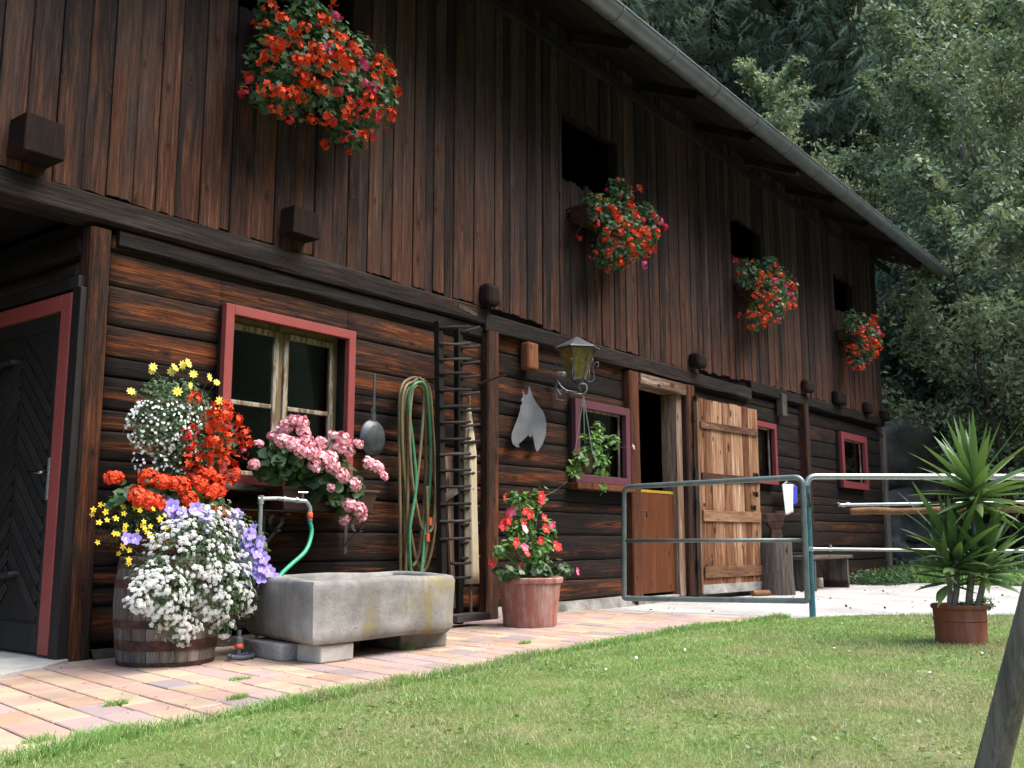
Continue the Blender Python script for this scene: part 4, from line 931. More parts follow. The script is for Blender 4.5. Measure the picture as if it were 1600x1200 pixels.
for i in range(6):
    an = .3 + math.pi / 3 * (i + .0); o_ = Vector((math.cos(an), math.sin(an), 0)); b0 = Vector((lc.x, lc.y, 0))
    pr = [(.085, zbot + .03), (.10, zbot - .01), (.14, zbot), (.15, zbot + .035), (.135, zbot + .10), (.155, zbot + .155), (.185, zbot + .16), (.19, zbot + .13), (.172, zbot + .12)]
    mb = MB(); mb.tube(smoothpath([b0 + o_ * r_ + Vector((0, 0, z)) for r_, z in pr], 4), .0045, 6); mb.build('scroll', M['forged'], lt, smooth=True)
bx = W(868, 600, -.05).x
mb = MB(); mb.bar((bx, -.055, zbot - .13), (bx, -.055, zbot + .08), .03, .008); mb.tube(smoothpath([(bx, -.06, zbot + .06), (bx + .05, -.12, zbot - .03), (bx + .1, -.25, zbot - .05), (lc.x, lc.y, zbot - .045), (lc.x + .03, lc.y - .06, zbot - .04), (lc.x + .02, lc.y - .08, zbot - .09), (lc.x, lc.y - .06, zbot - .13)], 5), .009, 6)
mb.tube(smoothpath([(bx, -.06, zbot - .12), (bx + .02, -.16, zbot - .14), (lc.x - .06, lc.y + .06, zbot - .12), (lc.x, lc.y - .05, zbot - .13)], 5), .008, 6); mb.tube(smoothpath([(bx, -.06, zbot - .02), (bx + .02, -.1, zbot - .08), (bx + .03, -.15, zbot - .06), (bx + .02, -.13, zbot - .02)], 5), .007, 6)
mb.tube([(lc.x, lc.y, zbot - .05), (lc.x, lc.y, zbot - .02)], .012, 8); mb.build('wall_bracket', M['forged'], lt, smooth=True, autos=40)
HOOK = Vector((lc.x, lc.y - .06, zbot - .14))
mb = MB(); cc = W(877, 584, -.12); mb.lathe([(.03, -.02), (.05, .0), (.05, .01), (.03, .014)], cc, 14); o = mb.build('junction_cup', M['bone'], None, smooth=True, loc=cc); tag(o, 'small whitish cup on the wall just left of the lantern foot', 'cup')
# anvil on a stump
sx_ = G(1220, 928); scx, scy = 11.85, -.62
scv = G(1220, 931) + Vector((.79, .61, 0)) * .2; scx, scy = scv.x, scv.y
srad = .215; zst = W(1219, 847, scy).z
mb = MB(); prof = [(srad * 1.03, 0), (srad * 1.0, .12), (srad * .97, .3), (srad * .96, zst - .02), (srad * .93, zst)]
mb.lathe(prof, (scx, scy, 0), 36, wob=.02); o = mb.build('tree_stump', M['grey_wood'], None, smooth=True, autos=45, loc=(scx, scy, 0)); tag(o, 'tall grey cut tree stump that carries the anvil', 'stump')
an = thing('anvil', 'rusty brown iron anvil sitting on the tall grey stump', 'anvil', (scx, scy, zst))
za = zst + .01; dA = Vector((rt.x, rt.y, 0)).normalized(); dB = Vector((-dA.y, dA.x, 0)); cA = Vector((scx, scy, 0))
def ap(u, v, z): return cA + dA * u + dB * v + Vector((0, 0, z))
mb = MB()
def sect(u0, u1, v0, v1, z): return [ap(u0, -v0, z), ap(u1, -v1, z), ap(u1, v1, z), ap(u0, v0, z)]
hA = W(1219, 803, scy).z - zst
mb.hexa(sect(-.12, .16, .09, .09, zst), sect(-.10, .14, .075, .075, zst + .035)); mb.hexa(sect(-.05, .10, .045, .045, zst + .034), sect(-.035, .085, .035, .035, zst + hA * .45)); mb.hexa(sect(-.035, .085, .035, .035, zst + hA * .449), sect(-.10, .12, .05, .05, zst + hA * .72)); mb.hexa(sect(-.10, .12, .05, .05, zst + hA * .719), sect(-.10, .13, .055, .055, zst + hA))
mb.add([ap(-.10, -.05, zst + hA * .62), ap(-.10, .05, zst + hA * .62), ap(-.10, .055, zst + hA), ap(-.10, -.055, zst + hA), ap(-.21, -.008, zst + hA * .93), ap(-.21, .008, zst + hA * .93), ap(-.21, .010, zst + hA), ap(-.21, -.010, zst + hA)], [(0, 1, 5, 4), (1, 2, 6, 5), (2, 3, 7, 6), (3, 0, 4, 7), (4, 5, 6, 7)])
mb.build('anvil_body', M['rust_iron'], an, bev=.008)
mb = MB(); p = ap(.02, -.0, zst + hA); mb.bar(p + Vector((-.0, 0, .015)), p + dA * .12 + Vector((0, 0, .018)), .03, .03, (0, 0, 1)); mb.build('top_block', M['rust_iron'], an, bev=.003)
mb = MB(); p = G(1196, 932); mb.tube([p + Vector((-.12, .1, .035)), p + Vector((.1, -.0, .035))], .035, 10); o = mb.build('firewood_piece', M['pole'], None, smooth=True, autos=40, loc=p); tag(o, 'short pale piece of wood lying at the foot of the plank door', 'wood piece')
# cloths hanging on the wall
jk = thing('jacket', 'white and blue jacket hanging on the dark wall above the anvil', 'jacket', (12.5, -.12, 1.4))
def drape(pxs, y, mat, name, amp=.03, fold=7):
    (xl0, yt0), (xr0, yt1), (xl1, yb0), (xr1, yb1) = pxs
    a, b, c_, d = W(xl0, yt0, y), W(xr0, yt1, y), W(xl1, yb0, y), W(xr1, yb1, y); nx, nz = 16, 12; V = []; Fc = []
    for j in range(nz + 1):
        for i in range(nx + 1):
            s_, t_ = i / nx, j / nz; p = a.lerp(b, s_).lerp(c_.lerp(d, s_), t_); p.y += -amp * (.4 + .6 * t_) * (.5 + .5 * math.sin(fold * s_ * 3.14 + t_ * 1.5)) ; V.append(p)
    for j in range(nz):
        for i in range(nx): q_ = j * (nx + 1) + i; Fc.append((q_, q_ + 1, q_ + nx + 2, q_ + nx + 1))
    mb = MB(); mb.add(V, Fc); o = mb.build(name, mat, jk, smooth=True); m_ = o.modifiers.new('s', 'SOLIDIFY'); m_.thickness = .006; return o
drape([(1221, 757), (1238, 757), (1224, 806), (1237, 800)], -.14, M['cloth_white'], 'white_body'); drape([(1237, 758), (1244, 760), (1236, 790), (1243, 787)], -.13, M['cloth_blue'], 'blue_sleeve')
mb = MB(); mb.tube([W(1228, 745, -.02), W(1228, 747, -.12), W(1229, 757, -.13)], .008, 6); mb.tube([W(1222, 758, -.13), W(1229, 753, -.13), W(1243, 759, -.13)], .006, 6); mb.build('hanger', M['galv'], jk)
# bench
bz = W(1302, 867, -.32).z; b0, b1 = W(1243, 870, -.3).x, W(1307, 866, -.3).x
bn = thing('bench', 'low grey plank bench standing against the wall beyond the stump', 'bench', ((b0 + b1) / 2, -.3, 0))
mb = MB(); mb.box(b0, b1 + .08, -.5, -.12, bz - .045, bz); mb.build('seat', M['grey_wood_x'], bn, bev=.008)
for xx in (b0 + .15, b1 - .12):
    mb = MB(); mb.prism([(xx, -.48, 0), (xx, -.14, 0), (xx, -.14, bz - .046), (xx, -.48, bz - .046)], (.06, 0, 0)); mb.build('leg', M['grey_wood'], bn, bev=.005)
mb = MB(); mb.prism([(b1 - .13, -.2, bz - .05), (b1 - .13, -.2, bz - .28), (b1 - .42, -.2, bz - .05)], (0, .04, 0)); mb.build('brace', M['grey_wood_x'], bn, bev=.003)
# gate and fence
GP = G(1270, 965); ang_post = GP
gzt = .65 + (842 - 742) / (965 - 842) * .65
fx_r = (ray(1600, 745)); 
def pipe_elbow(p, c_, q, r_, n_=6):
    a = c_ + (p - c_).normalized() * r_; b = c_ + (q - c_).normalized() * r_
    return [a.lerp(c_, t / n_).lerp(c_.lerp(b, t / n_), t / n_) for t in range(n_ + 1)]
FD = Vector((rt.x * .97, rt.y * .97, 0)) + Vector((fw.x, fw.y, 0)) * .04; FD.normalize()
fe = thing('pipe_fence', 'teal painted pipe fence with rounded corner beyond the lawn', 'fence', (GP.x, GP.y, 0))
top0 = Vector((GP.x, GP.y, gzt)); topR = top0 + FD * 2.35
mb = MB(); mb.tube([Vector((GP.x, GP.y, 0)), Vector((GP.x, GP.y, gzt - .08))], .026, 12); mb.build('post', M['teal'], fe, smooth=True, autos=40)
mb = MB(); mb.tube(pipe_elbow(Vector((GP.x, GP.y, 0)), top0, topR, .085) + [topR], .025, 12); mb.build('top_rail', M['galv'], fe, smooth=True, autos=40)
mb = MB(); mb.tube([topR + Vector((0, 0, .0)), Vector((topR.x, topR.y, 0))], .026, 12); mb.build('post', M['teal'], fe, smooth=True, autos=40)
zl = .65 - (861 - 842) / (965 - 842) * .65
mb = MB(); a = Vector((GP.x, GP.y, zl + .015)); mb.tube([a + FD * .02, a + FD * .03 + Vector((0, 0, 0)), a + FD * 2.35 + Vector((0, 0, -.02))], .014, 10); mb.build('lower_rail', M['galv'], fe, smooth=True, autos=40)
mb = MB(); mb.lathe([(.028, zl - .005), (.033, zl - .002), (.033, zl + .03), (.028, zl + .033)], (GP.x, GP.y, 0), 16); q_ = a + FD * .18; mb.tube([q_ + Vector((0, 0, -.02)), q_ + Vector((0, 0, .035))], .012, 8); mb.build('rail_clamp', M['galv'], fe, smooth=True, autos=40)
pL = AT(1310, 789, 8.7); pR = AT(1610, 783, 8.5)
def side(dist, px, py): return AT(px, py, dist)
mb = MB(); e = topR + Vector((0, 0, pR.z - gzt)) ; pR = Vector((topR.x, topR.y, pR.z)); mb.tube([pL, pR], .013, 10); mb.build('middle_rail', M['galv'], fe, smooth=True, autos=40)
mb = MB(); mb.tube(smoothpath([pL + Vector((-.02, 0, .02)), pL + FD * .05 + Vector((0, 0, -.015)), pL + FD * .08 + Vector((0, 0, .02)), pL + FD * .14 + Vector((0, 0, -.012))], 4), .006, 6); mb.build('tie', M['galv'], fe, smooth=True)
qL = AT(1329, 799, 8.8); qR = Vector((topR.x, topR.y, qL.z + .01)) + FD * .12 + Vector((-.055, .045, 0))
mb = MB(); mb.tube([qL.lerp(qR, t / 10) + Vector((0, 0, .006 * math.sin(t * 2.1))) for t in range(11)], [.030 + .004 * math.sin(t * 1.7) for t in range(11)], 12); o = mb.build('peeled_pole', M['pole'], None, smooth=True, autos=40, loc=qL); tag(o, 'peeled brown wooden pole laid level along the pipe fence', 'pole')
gt = thing('pipe_gate', 'grey green pipe gate with three bars closed across the yard', 'gate', (GP.x, GP.y, 0))
def gpt(px, py, t): return None
gh = W  # noqa
# gate plane: from the hinge post towards the door post
gA = Vector((GP.x - .06, GP.y + .06, 0)); gB = G(975, 937, .10); gB = Vector((gB.x, gB.y, 0)); gd = (gB - gA).normalized(); gw = (gB - gA).length
r0 = ray(1252, 745); 
def on_gate(px, py):
    r_ = ray(px, py); n_ = Vector((-gd.y, gd.x, 0)); t_ = (gA - EYE).dot(n_) / r_.dot(n_); return EYE + r_ * t_
c1, c2, c3, c4 = on_gate(1254, 745), on_gate(975, 761), on_gate(975, 935), on_gate(1262, 939)
mid = lambda a, b: (a + b) / 2
path = [mid(c1, c2)] + pipe_elbow(c1, c2, c3, .07) + pipe_elbow(c2, c3, c4, .02, 3) + pipe_elbow(c3, c4, c1, .02, 3) + pipe_elbow(c4, c1, c2, .08) + [mid(c1, c2)]
mb = MB(); mb.tube(path, .024, 12, cap=False); mb.build('gate_frame', M['gate_pipe'], gt, smooth=True, autos=50)
mb = MB(); mb.tube([on_gate(977, 845), on_gate(1253, 844)], .017, 10)
mb.build('middle_bar', M['gate_pipe'], gt, smooth=True)
for zz in (.965, .19):
    mb = MB(); p = on_gate(1256, 780); p = Vector((p.x, p.y, zz)); q_ = Vector((GP.x, GP.y, zz)); mb.bar(p, q_, .05, .035, (0, 0, 1)); mb.tube([mid(p, q_) + Vector((0, 0, -.05)), mid(p, q_) + Vector((0, 0, .05))], .012, 8)
    if zz > .5: mb.build('hinge', M['teal'], gt, bev=.003)
mb = MB(); p = mid(on_gate(1256, 780), GP); p.z = 1.0; mb.tube([p + Vector((.0, -.03, .03)), p + Vector((.0, -.035, -.06)), p + Vector((.02, -.035, -.08))], .007, 6); mb.build('hinge_pin', M['rust_iron'], gt)
# leaning post at the right edge of the lawn
pA = G(1546, 1215); pB = pA + Vector((0, 0, 0))
q1 = AT(1612, 960, (pA - EYE).dot(fw) * .97)
mb = MB(); dd = q1 - pA; mb.tube([pA - dd * .15, pA, pA + dd * .5, q1, pA + dd * 3.4], [.044, .043, .041, .039, .036], 14); o = mb.build('leaning_post', M['barrel'], None, smooth=True, autos=40, loc=pA); tag(o, 'thick grey wooden post leaning at the right edge of the lawn', 'post')
# concrete block, pipe end and sticks by the far corner
p = G(1375, 893); mb = MB(); mb.box(p.x - .25, p.x + .3, p.y - .1, p.y + .3, 0, .32); o = mb.build('concrete_block', M['bone'], None, bev=.02, loc=p); tag(o, 'pale concrete block in the weeds at the far barn corner', 'block')
mb = MB(); p = G(1345, 905); mb.tube(smoothpath([p, p + Vector((.05, 0, .2)), p + Vector((-.08, 0, .38)), p + Vector((-.25, .05, .42))], 5), .025, 8); o = mb.build('bent_pipe', M['galv'], None, smooth=True, loc=p); tag(o, 'thin pale bent pipe rising from the weeds beside the bench', 'pipe')
mb = MB(); p = G(1310, 907); q_ = G(1368, 899); mb.tube([p + Vector((0, 0, .03)), p.lerp(q_, .5) + Vector((0, 0, .10)), q_ + Vector((0, 0, .07))], .03, 8); o = mb.build('fallen_branch', M['pole'], None, smooth=True, loc=p); tag(o, 'pale barkless branch lying in the weeds beyond the bench', 'branch')
# ------------------------------------------------------------------ leaf, petal and flower templates
def fan(pts, cz=0.0): return [(0, 0, cz)] + pts, [(0, i + 1, (i + 1) % len(pts) + 1) for i in range(len(pts))]
T_ROUND = fan([(math.cos(a) * (1.0 if i else .45), math.sin(a) * (1.0 if i else .45), .16 + .06 * (-1) ** i) for i, a in enumerate([2 * math.pi * k / 9 for k in range(9)])], 0)
T_LOBE = fan([(math.cos(2 * math.pi * k / 10) * (1.0 if k % 2 == 0 else .55), math.sin(2 * math.pi * k / 10) * (1.0 if k % 2 == 0 else .55), .10) for k in range(10)], 0)
T_OVAL = ([(-1, 0, 0), (-.35, -.42, .10), (.4, -.36, .06), (1, 0, -.12), (.4, .36, .06), (-.35, .42, .10), (0, 0, 0)], [(0, 1, 6), (1, 2, 6), (2, 3, 6), (3, 4, 6), (4, 5, 6), (5, 0, 6)])
T_DIA = ([(-1, 0, 0), (0, -.42, .12), (1, 0, -.05), (0, .42, .12)], [(0, 1, 2, 3)])
T_NEED = ([(-.06, 0, 0), (0, .05, 0), (1, 0, -.1), (0, -.05, 0)], [(0, 1, 2), (0, 2, 3)])
def flower5(w_=.42, cup=.15, n=5, tip=.9):
    V = [(0, 0, 0)]; Fc = []
    for k in range(n):
        a = 2 * math.pi * k / n; c, s_ = math.cos(a), math.sin(a)
        for (u, v) in ((.55, -w_), (1.0, -w_ * .55), (1.0 * tip + .1, w_ * .3), (.55, w_)): V.append((c * u - s_ * v, s_ * u + c * v, cup * (u if u < .9 else .8)))
        b = 1 + k * 4; Fc.append((0, b, b + 1, b + 2, b + 3))
    return V, Fc
T_FL = flower5(); T_STAR = flower5(.26, .05); T_DAISY = flower5(.24, .06, 8)
def rand_unit(n, r_): v = r_.normal(size=(n, 3)); return v / np.linalg.norm(v, axis=1, keepdims=True)
T_IVY = flower5(.30, .05)
def head_mesh(name, radius, nf, fr, mat, seed, flat=1.0, tm=T_FL):
    r_ = np.random.RandomState(seed); d = rand_unit(nf * 3, r_); d = d[d[:, 2] > -.35][:nf]
    pos = d * radius * r_.uniform(.82, 1.05, (len(d), 1)) * np.array([[1, 1, flat]])
    nrm = d + r_.normal(size=d.shape) * .28
    return scatter_mesh(name, *tm, pos, rotmats(nrm, r_.uniform(0, 6.28, len(d))), fr * r_.uniform(.75, 1.2, len(d)), r_.uniform(0, 1, len(d)), mat)
HEAD = {}
for key, mat, rad, nf, fr in (('red', 'p_red', .037, 13, .0180), ('crim', 'p_crim', .031, 10, .0170), ('hot', 'p_hot', .035, 12, .0175), ('pink', 'p_pink', .043, 70, .0125), ('ball', 'p_red', .048, 85, .0135)):
    HEAD[key] = [head_mesh('flower_head_' + key, rad, nf, fr, M[mat], 11 * i + 3, .8, T_IVY if key in ('red', 'crim', 'hot') else T_FL) for i in range(3)]
class Ell:
    def __init__(s, px, py, y, rpx, rpz, ry): 
        s.c = W(px, py, y); dist = (s.c - EYE).dot(fw); s.r = Vector((rpx * dist / F, ry, rpz * dist / F)); s.d = dist
    def hit(s, px, py, k=1.0):
        r_ = ray(px, py); o = EYE - s.c; a = sum((r_[i] / (s.r[i] * k)) ** 2 for i in range(3)); b = 2 * sum(r_[i] * o[i] / (s.r[i] * k) ** 2 for i in range(3)); c = sum((o[i] / (s.r[i] * k)) ** 2 for i in range(3)) - 1
        q_ = b * b - 4 * a * c
        return EYE + r_ * ((-b - math.sqrt(q_)) / (2 * a)) if q_ > 0 else None
def hit(ells, px, py, k=1.0):
    best = None
    for e in ells:
        p = e.hit(px, py, k)
        if p is not None and (best is None or (p - EYE).length < (best[0] - EYE).length): best = (p, e)
    if best is None:
        e = min(ells, key=lambda e: (e.c - AT(px, py, e.d)).length); t_ = (e.c - EYE).dot(fw); p = EYE + ray(px, py) * t_; return p, e
    return best
def ell_points(ells, n, r_, inner=.55):
    w_ = np.array([(e.r.x * e.r.y * e.r.z) ** (2 / 3) for e in ells]); idx = r_.choice(len(ells), n, p=w_ / w_.sum())
    d = rand_unit(n, r_); rad = r_.uniform(inner, 1.04, (n, 1)) + (r_.rand(n, 1) < .06) * r_.uniform(0, .14, (n, 1))
    c = np.array([tuple(e.c) for e in ells])[idx]; rr = np.array([tuple(e.r) for e in ells])[idx]
    return c + d * rr * rad, d
def foliage(name, ells, n, size, mat, parent, seed, tmpl=T_ROUND, inner=.55, up=.5, ymax=-.04, minz=.02, toward=.35):
    r_ = np.random.RandomState(seed); p, d = ell_points(ells, n, r_, inner)
    # clumping: pull the points towards a few dozen shoot tips
    k = max(12, n // 28); tips, _ = ell_points(ells, k, r_, .75)
    near = tips[np.argmin(((p[:, None, :] - tips[None]) ** 2).sum(2), axis=1)]; p = p + (near - p) * r_.uniform(.0, .55, (n, 1))
    ok = (p[:, 1] < ymax) & (p[:, 2] > minz); p = p[ok]; d = d[ok]; n = len(p)
    nrm = d * .7 + np.array([[0, -toward, up]]) + r_.normal(size=(n, 3)) * .42
    ti = np.clip(r_.normal(.48, .22, n) + .10 * np.sin(p[:, 0] * 23 + p[:, 2] * 17), 0, 1)
    me = scatter_mesh(name, *tmpl, p, rotmats(nrm, r_.uniform(0, 6.28, n)), size * r_.uniform(.6, 1.25, n), ti, mat, origin=tuple(org(parent)), smooth=False)
    return place(name, me, parent)
def add_head(parent, p, dirv, key, s_=1.0, name='flower_head'):
    me = HEAD[key][rnd.randrange(3)] if key in HEAD else key
    o = place(name, me, parent, p, None, s_)
    dv = Vector(dirv).normalized(); o.rotation_euler = (dv.to_track_quat('Z', 'Y')).to_euler(); o.rotation_euler.rotate_axis('Z', rnd.uniform(0, 6))
    return o
def stems(parent, root, tips, r_=.0022, mat='fine_leaf', name='stem'):
    mb = MB()
    for t_ in tips:
        m_ = root.lerp(t_, .55) + Vector((rnd.uniform(-.02, .02), rnd.uniform(-.02, .02), .03)); mb.tube(smoothpath([root, m_, t_], 3), r_, 4, .6)
    return mb.build(name, M[mat], parent)
# ------------------------------------------------------------------ geraniums hanging under the loft openings
rnd = random.Random(5)
B1 = [(245, 45), (330, 115), (170, 135), (400, 190), (465, 165), (415, 235), (410, 285), (240, 255), (285, 275), (325, 280), (225, 400), (250, 350), (275, 345), (115, 480, 'crim'), (85, 575, 'crim'), (210, 550), (245, 565), (320, 575), (350, 590), (410, 570), (450, 620), (275, 675), (410, 375), (450, 385), (490, 365), (430, 470), (465, 490), (500, 505), (530, 540), (575, 560), (555, 370), (590, 430), (530, 290), (565, 325), (605, 320, 'hot'), (650, 300), (680, 340), (670, 230), (610, 160), (590, 120), (665, 100, 'hot'), (730, 265), (765, 295), (785, 320), (830, 380, 'hot'), (835, 405, 'hot'), (725, 390), (750, 410), (715, 480, 'crim'), (650, 390), (675, 560, 'crim'), (840, 535, 'hot'), (890, 550, 'hot'), (865, 605), (880, 630), (915, 500), (920, 420), (940, 370), (1000, 445), (1040, 575), (1005, 720), (920, 740, 'crim'), (840, 690), (745, 645), (715, 695), (765, 735), (620, 745, 'crim'), (590, 745), (510, 745), (640, 770, 'crim'), (725, 850, 'crim'), (820, 850), (890, 840, 'crim'), (595, 905), (640, 5), (375, 745, 'crim'), (950, 680, 'crim'), (800, 655, 'crim')]
def hanging_box(label, ells, heads, box, nleaf, seed, hs=1.0, loc=None):
    x0_, x1_, z_ = box
    t_ = thing('hanging_geranium', label, 'hanging geranium', ((x0_ + x1_) / 2, -.07, z_), 'geraniums under the loft openings')
    mb = MB(); mb.hexa([(x0_, -.27, z_), (x1_, -.27, z_), (x1_, -.10, z_), (x0_, -.10, z_)], [(x0_ - .02, -.30, z_ + .15), (x1_ + .02, -.30, z_ + .15), (x1_ + .02, -.08, z_ + .15), (x0_ - .02, -.08, z_ + .15)]); mb.build('window_box', M['brown_plastic'], t_, bev=.006)
    mb = MB()
    for zz in (z_ + .02, z_ + .12): mb.bar((x0_ - .04, -.31, zz), (x1_ + .04, -.31, zz), .014, .012, (0, 0, 1))
    for xx in (x0_ - .04, x1_ + .04): mb.bar((xx, -.31, z_ + .02), (xx, -.05, z_ + .02), .014, .012, (0, 0, 1)); mb.bar((xx, -.31, z_ + .12), (xx, -.05, z_ + .12), .014, .012, (0, 0, 1)); mb.bar((xx, -.31, z_), (xx, -.06, z_ - .25), .014, .012)
    mb.build('box_holder', M['rail_wood'], t_)
    foliage('foliage', ells, nleaf, .027, M['ivy_leaf'], t_, seed, T_LOBE, .45)
    tips = []
    for h_ in heads:
        p, e = hit(ells, h_[0], h_[1], 1.03); key = h_[2] if len(h_) > 2 else 'red'; dv = Vector([(p[i] - e.c[i]) / e.r[i] for i in range(3)]) + Vector((0, -.4, .5))
        add_head(t_, p, dv, key, hs * rnd.uniform(1.0, 1.35)); tips.append(p)
    for k in range(len(heads) // 2):                  # half-open and fading heads between the full ones
        e = ells[rnd.randrange(len(ells))]; d = Vector((rnd.gauss(0, 1), rnd.gauss(-.5, .8), rnd.gauss(0, 1))).normalized(); p = e.c + Vector([d[i] * e.r[i] for i in range(3)])
        if p.y < -.12: add_head(t_, p, d + Vector((0, -.3, .3)), 'red' if rnd.random() < .6 else 'crim', hs * rnd.uniform(.35, .75))
    stems(t_, Vector(((x0_ + x1_) / 2, -.2, z_ + .15)), tips[::3])
    return t_
ox, oy = 360, 0
E1 = [Ell(490, 100, -.38, 95, 95, .30), Ell(560, 130, -.36, 72, 85, .24), Ell(430, 110, -.34, 50, 80, .22), Ell(460, 20, -.30, 75, 45, .2), Ell(545, 205, -.32, 38, 32, .15)]
hanging_box('largest bright red hanging geranium, under the loft opening at top left', E1, [(ox + h_[0] / 4, oy + h_[1] / 4) + tuple(h_[2:]) for h_ in B1], (3.85, 4.60, 3.70), 3300, 1, .95)
c7 = lambda l: [(840 + a[0] / 2.667, 150 + a[1] / 2.667) + tuple(a[2:]) for a in l]
H2 = c7([(427, 387), (248, 472), (312, 468), (390, 455), (400, 470), (325, 492), (335, 510), (408, 498), (245, 530, 'crim'), (290, 560), (340, 563), (305, 597), (265, 598, 'crim'), (380, 550), (430, 560), (455, 565), (440, 515, 'crim'), (485, 505, 'crim'), (508, 520, 'hot'), (460, 585), (430, 600), (390, 610), (390, 625), (450, 630), (455, 655), (485, 640), (290, 655), (235, 663), (340, 687), (385, 690, 'crim'), (295, 717), (443, 705, 'hot'), (175, 590, 'crim'), (300, 635, 'crim'), (400, 660), (530, 545, 'crim'), (495, 568), (345, 620), (480, 490, 'crim'), (370, 540), (415, 575)])
E2 = [Ell(968, 365, -.36, 56, 52, .24), Ell(1005, 355, -.34, 32, 42, .18), Ell(935, 330, -.28, 35, 30, .16), Ell(955, 400, -.32, 40, 28, .16), Ell(965, 300, -.26, 30, 22, .14)]
hanging_box('red hanging geranium under the loft opening above the lantern', E2, H2, (7.50, 8.30, 3.60), 2300, 2, .95)
H3 = c7([(828, 685, 'crim'), (995, 713), (938, 745), (972, 747), (1012, 747), (915, 790), (925, 775), (900, 825), (918, 835), (992, 805), (970, 830), (990, 770, 'hot'), (1035, 790, 'hot'), (1052, 785), (1070, 800), (1048, 822, 'hot'), (1062, 835, 'hot'), (945, 850), (975, 858), (1005, 855), (930, 880), (888, 908), (915, 910), (940, 905), (965, 910), (960, 925, 'crim'), (975, 880), (1030, 885, 'crim'), (1045, 875), (1070, 860), (1060, 865, 'crim'), (892, 962), (937, 955), (1008, 935, 'hot'), (843, 912, 'crim'), (985, 945, 'crim'), (942, 935)])
E3 = [Ell(1202, 465, -.36, 42, 45, .24), Ell(1225, 455, -.33, 24, 38, .18), Ell(1172, 430, -.28, 24, 28, .16), Ell(1185, 495, -.30, 26, 26, .15), Ell(1205, 420, -.26, 28, 22, .14)]
hanging_box('red hanging geranium under the third loft opening, above the plank door and anvil', E3, H3, (11.15, 11.95, 3.62), 1900, 3, 1.0)
H4 = c7([(1315, 980), (1355, 970), (1350, 990), (1400, 940), (1403, 917), (1388, 960), (1415, 965, 'crim'), (1420, 985, 'hot'), (1435, 992, 'crim'), (1395, 1010), (1390, 1035), (1405, 1060), (1295, 1050), (1318, 1045), (1335, 1055), (1330, 1075), (1300, 1100), (1318, 1130), (1345, 1130), (1383, 1107, 'crim'), (1372, 1045), (1425, 1045), (1410, 1080), (1365, 1010), (1412, 1030)])
E4 = [Ell(1345, 528, -.36, 30, 40, .26), Ell(1362, 525, -.33, 17, 34, .2), Ell(1328, 505, -.28, 18, 24, .16), Ell(1338, 560, -.30, 20, 18, .15)]
hanging_box('smallest and farthest red hanging geranium, near the far barn corner', E4, H4, (14.7, 15.5, 3.62), 1500, 4, 1.15)
# ------------------------------------------------------------------ flower boxes at the window
rnd = random.Random(9)
pg = thing('pink_geranium_box', 'brown plastic flower box with pink geraniums below the red framed window', 'flower box', (4.25, -.25, .82))
mb = MB(); mb.hexa([(4.0, -.31, .825), (4.75, -.31, .825), (4.75, -.19, .825), (4.0, -.19, .825)], [(3.97, -.335, .965), (4.78, -.335, .965), (4.78, -.165, .965), (3.97, -.165, .965)]); mb.bar((3.96, -.338, .96), (4.79, -.338, .96), .02, .012, (0, 0, 1)); mb.build('window_box', M['brown_plastic'], pg, bev=.006)
EP = [Ell(455, 718, -.30, 55, 30, .16), Ell(500, 745, -.33, 55, 45, .18), Ell(535, 770, -.32, 32, 40, .14), Ell(425, 735, -.27, 30, 26, .12)]
foliage('foliage', EP, 1150, .036, M['ger_leaf'], pg, 21, T_ROUND, .3)
PH = [(444, 670), (460, 657), (471, 660), (474, 675), (442, 690), (457, 694), (404, 694, .7), (480, 691), (487, 708), (502, 717), (502, 691, .8), (516, 716), (521, 681, .8), (535, 686), (543, 704), (529, 700), (560, 694, .8), (576, 725), (590, 731), (599, 744, .8), (535, 743), (554, 757), (397, 726, .75), (470, 705), (492, 727), (545, 789, .9), (562, 797), (538, 812, .8), (428, 682, .8), (517, 762, .6), (450, 665), (495, 700), (565, 805, .8), (520, 730)]
tips = []
for h_ in PH:
    p, e = hit(EP, h_[0], h_[1], 1.12); add_head(pg, p, (p - e.c) + Vector((0, -.12, .12)), 'pink', (h_[2] if len(h_) > 2 else 1) * rnd.uniform(.98, 1.2)); tips.append(p)
p, e = hit(EP, 381, 709, 1.1); add_head(pg, p, (0, -1, .3), 'hot', .9)
stems(pg, Vector((4.3, -.26, .95)), tips[::2], .0028)
ub = thing('mixed_flower_box', 'trailing mixed flower box left of the window with yellow daisies, white bacopa and red geranium', 'flower box', (3.55, -.3, 1.0))
cb = W(285, 760, -.28)
mb = MB(); mb.lathe([(.10, cb.z - .02), (.14, cb.z + .15), (.15, cb.z + .16), (.13, cb.z + .17)], (cb.x, cb.y, 0), 20); mb.build('flower_pot', M['brown_plastic'], ub, smooth=True, autos=40)
mb = MB(); mb.bar((cb.x, -.05, cb.z - .03), (cb.x, cb.y - .1, cb.z - .03), .2, .012, (1, 0, 0)); mb.bar((cb.x, -.05, cb.z - .25), (cb.x, cb.y, cb.z - .04), .02, .02); mb.build('pot_bracket', M['iron'], ub)
EU = [Ell(272, 625, -.33, 62, 38, .17), Ell(255, 665, -.35, 55, 48, .18), Ell(300, 690, -.34, 45, 60, .18), Ell(335, 680, -.36, 38, 48, .16), Ell(235, 715, -.33, 22, 30, .12), Ell(280, 715, -.35, 40, 40, .15)]
foliage('fine_foliage', EU[:3] + EU[5:], 4200, .013, M['fine_leaf'], ub, 31, T_OVAL, .4, toward=.5)
foliage('geranium_foliage', EU[2:4], 900, .022, M['ivy_leaf'], ub, 33, T_LOBE, .4)
r_ = np.random.RandomState(40)
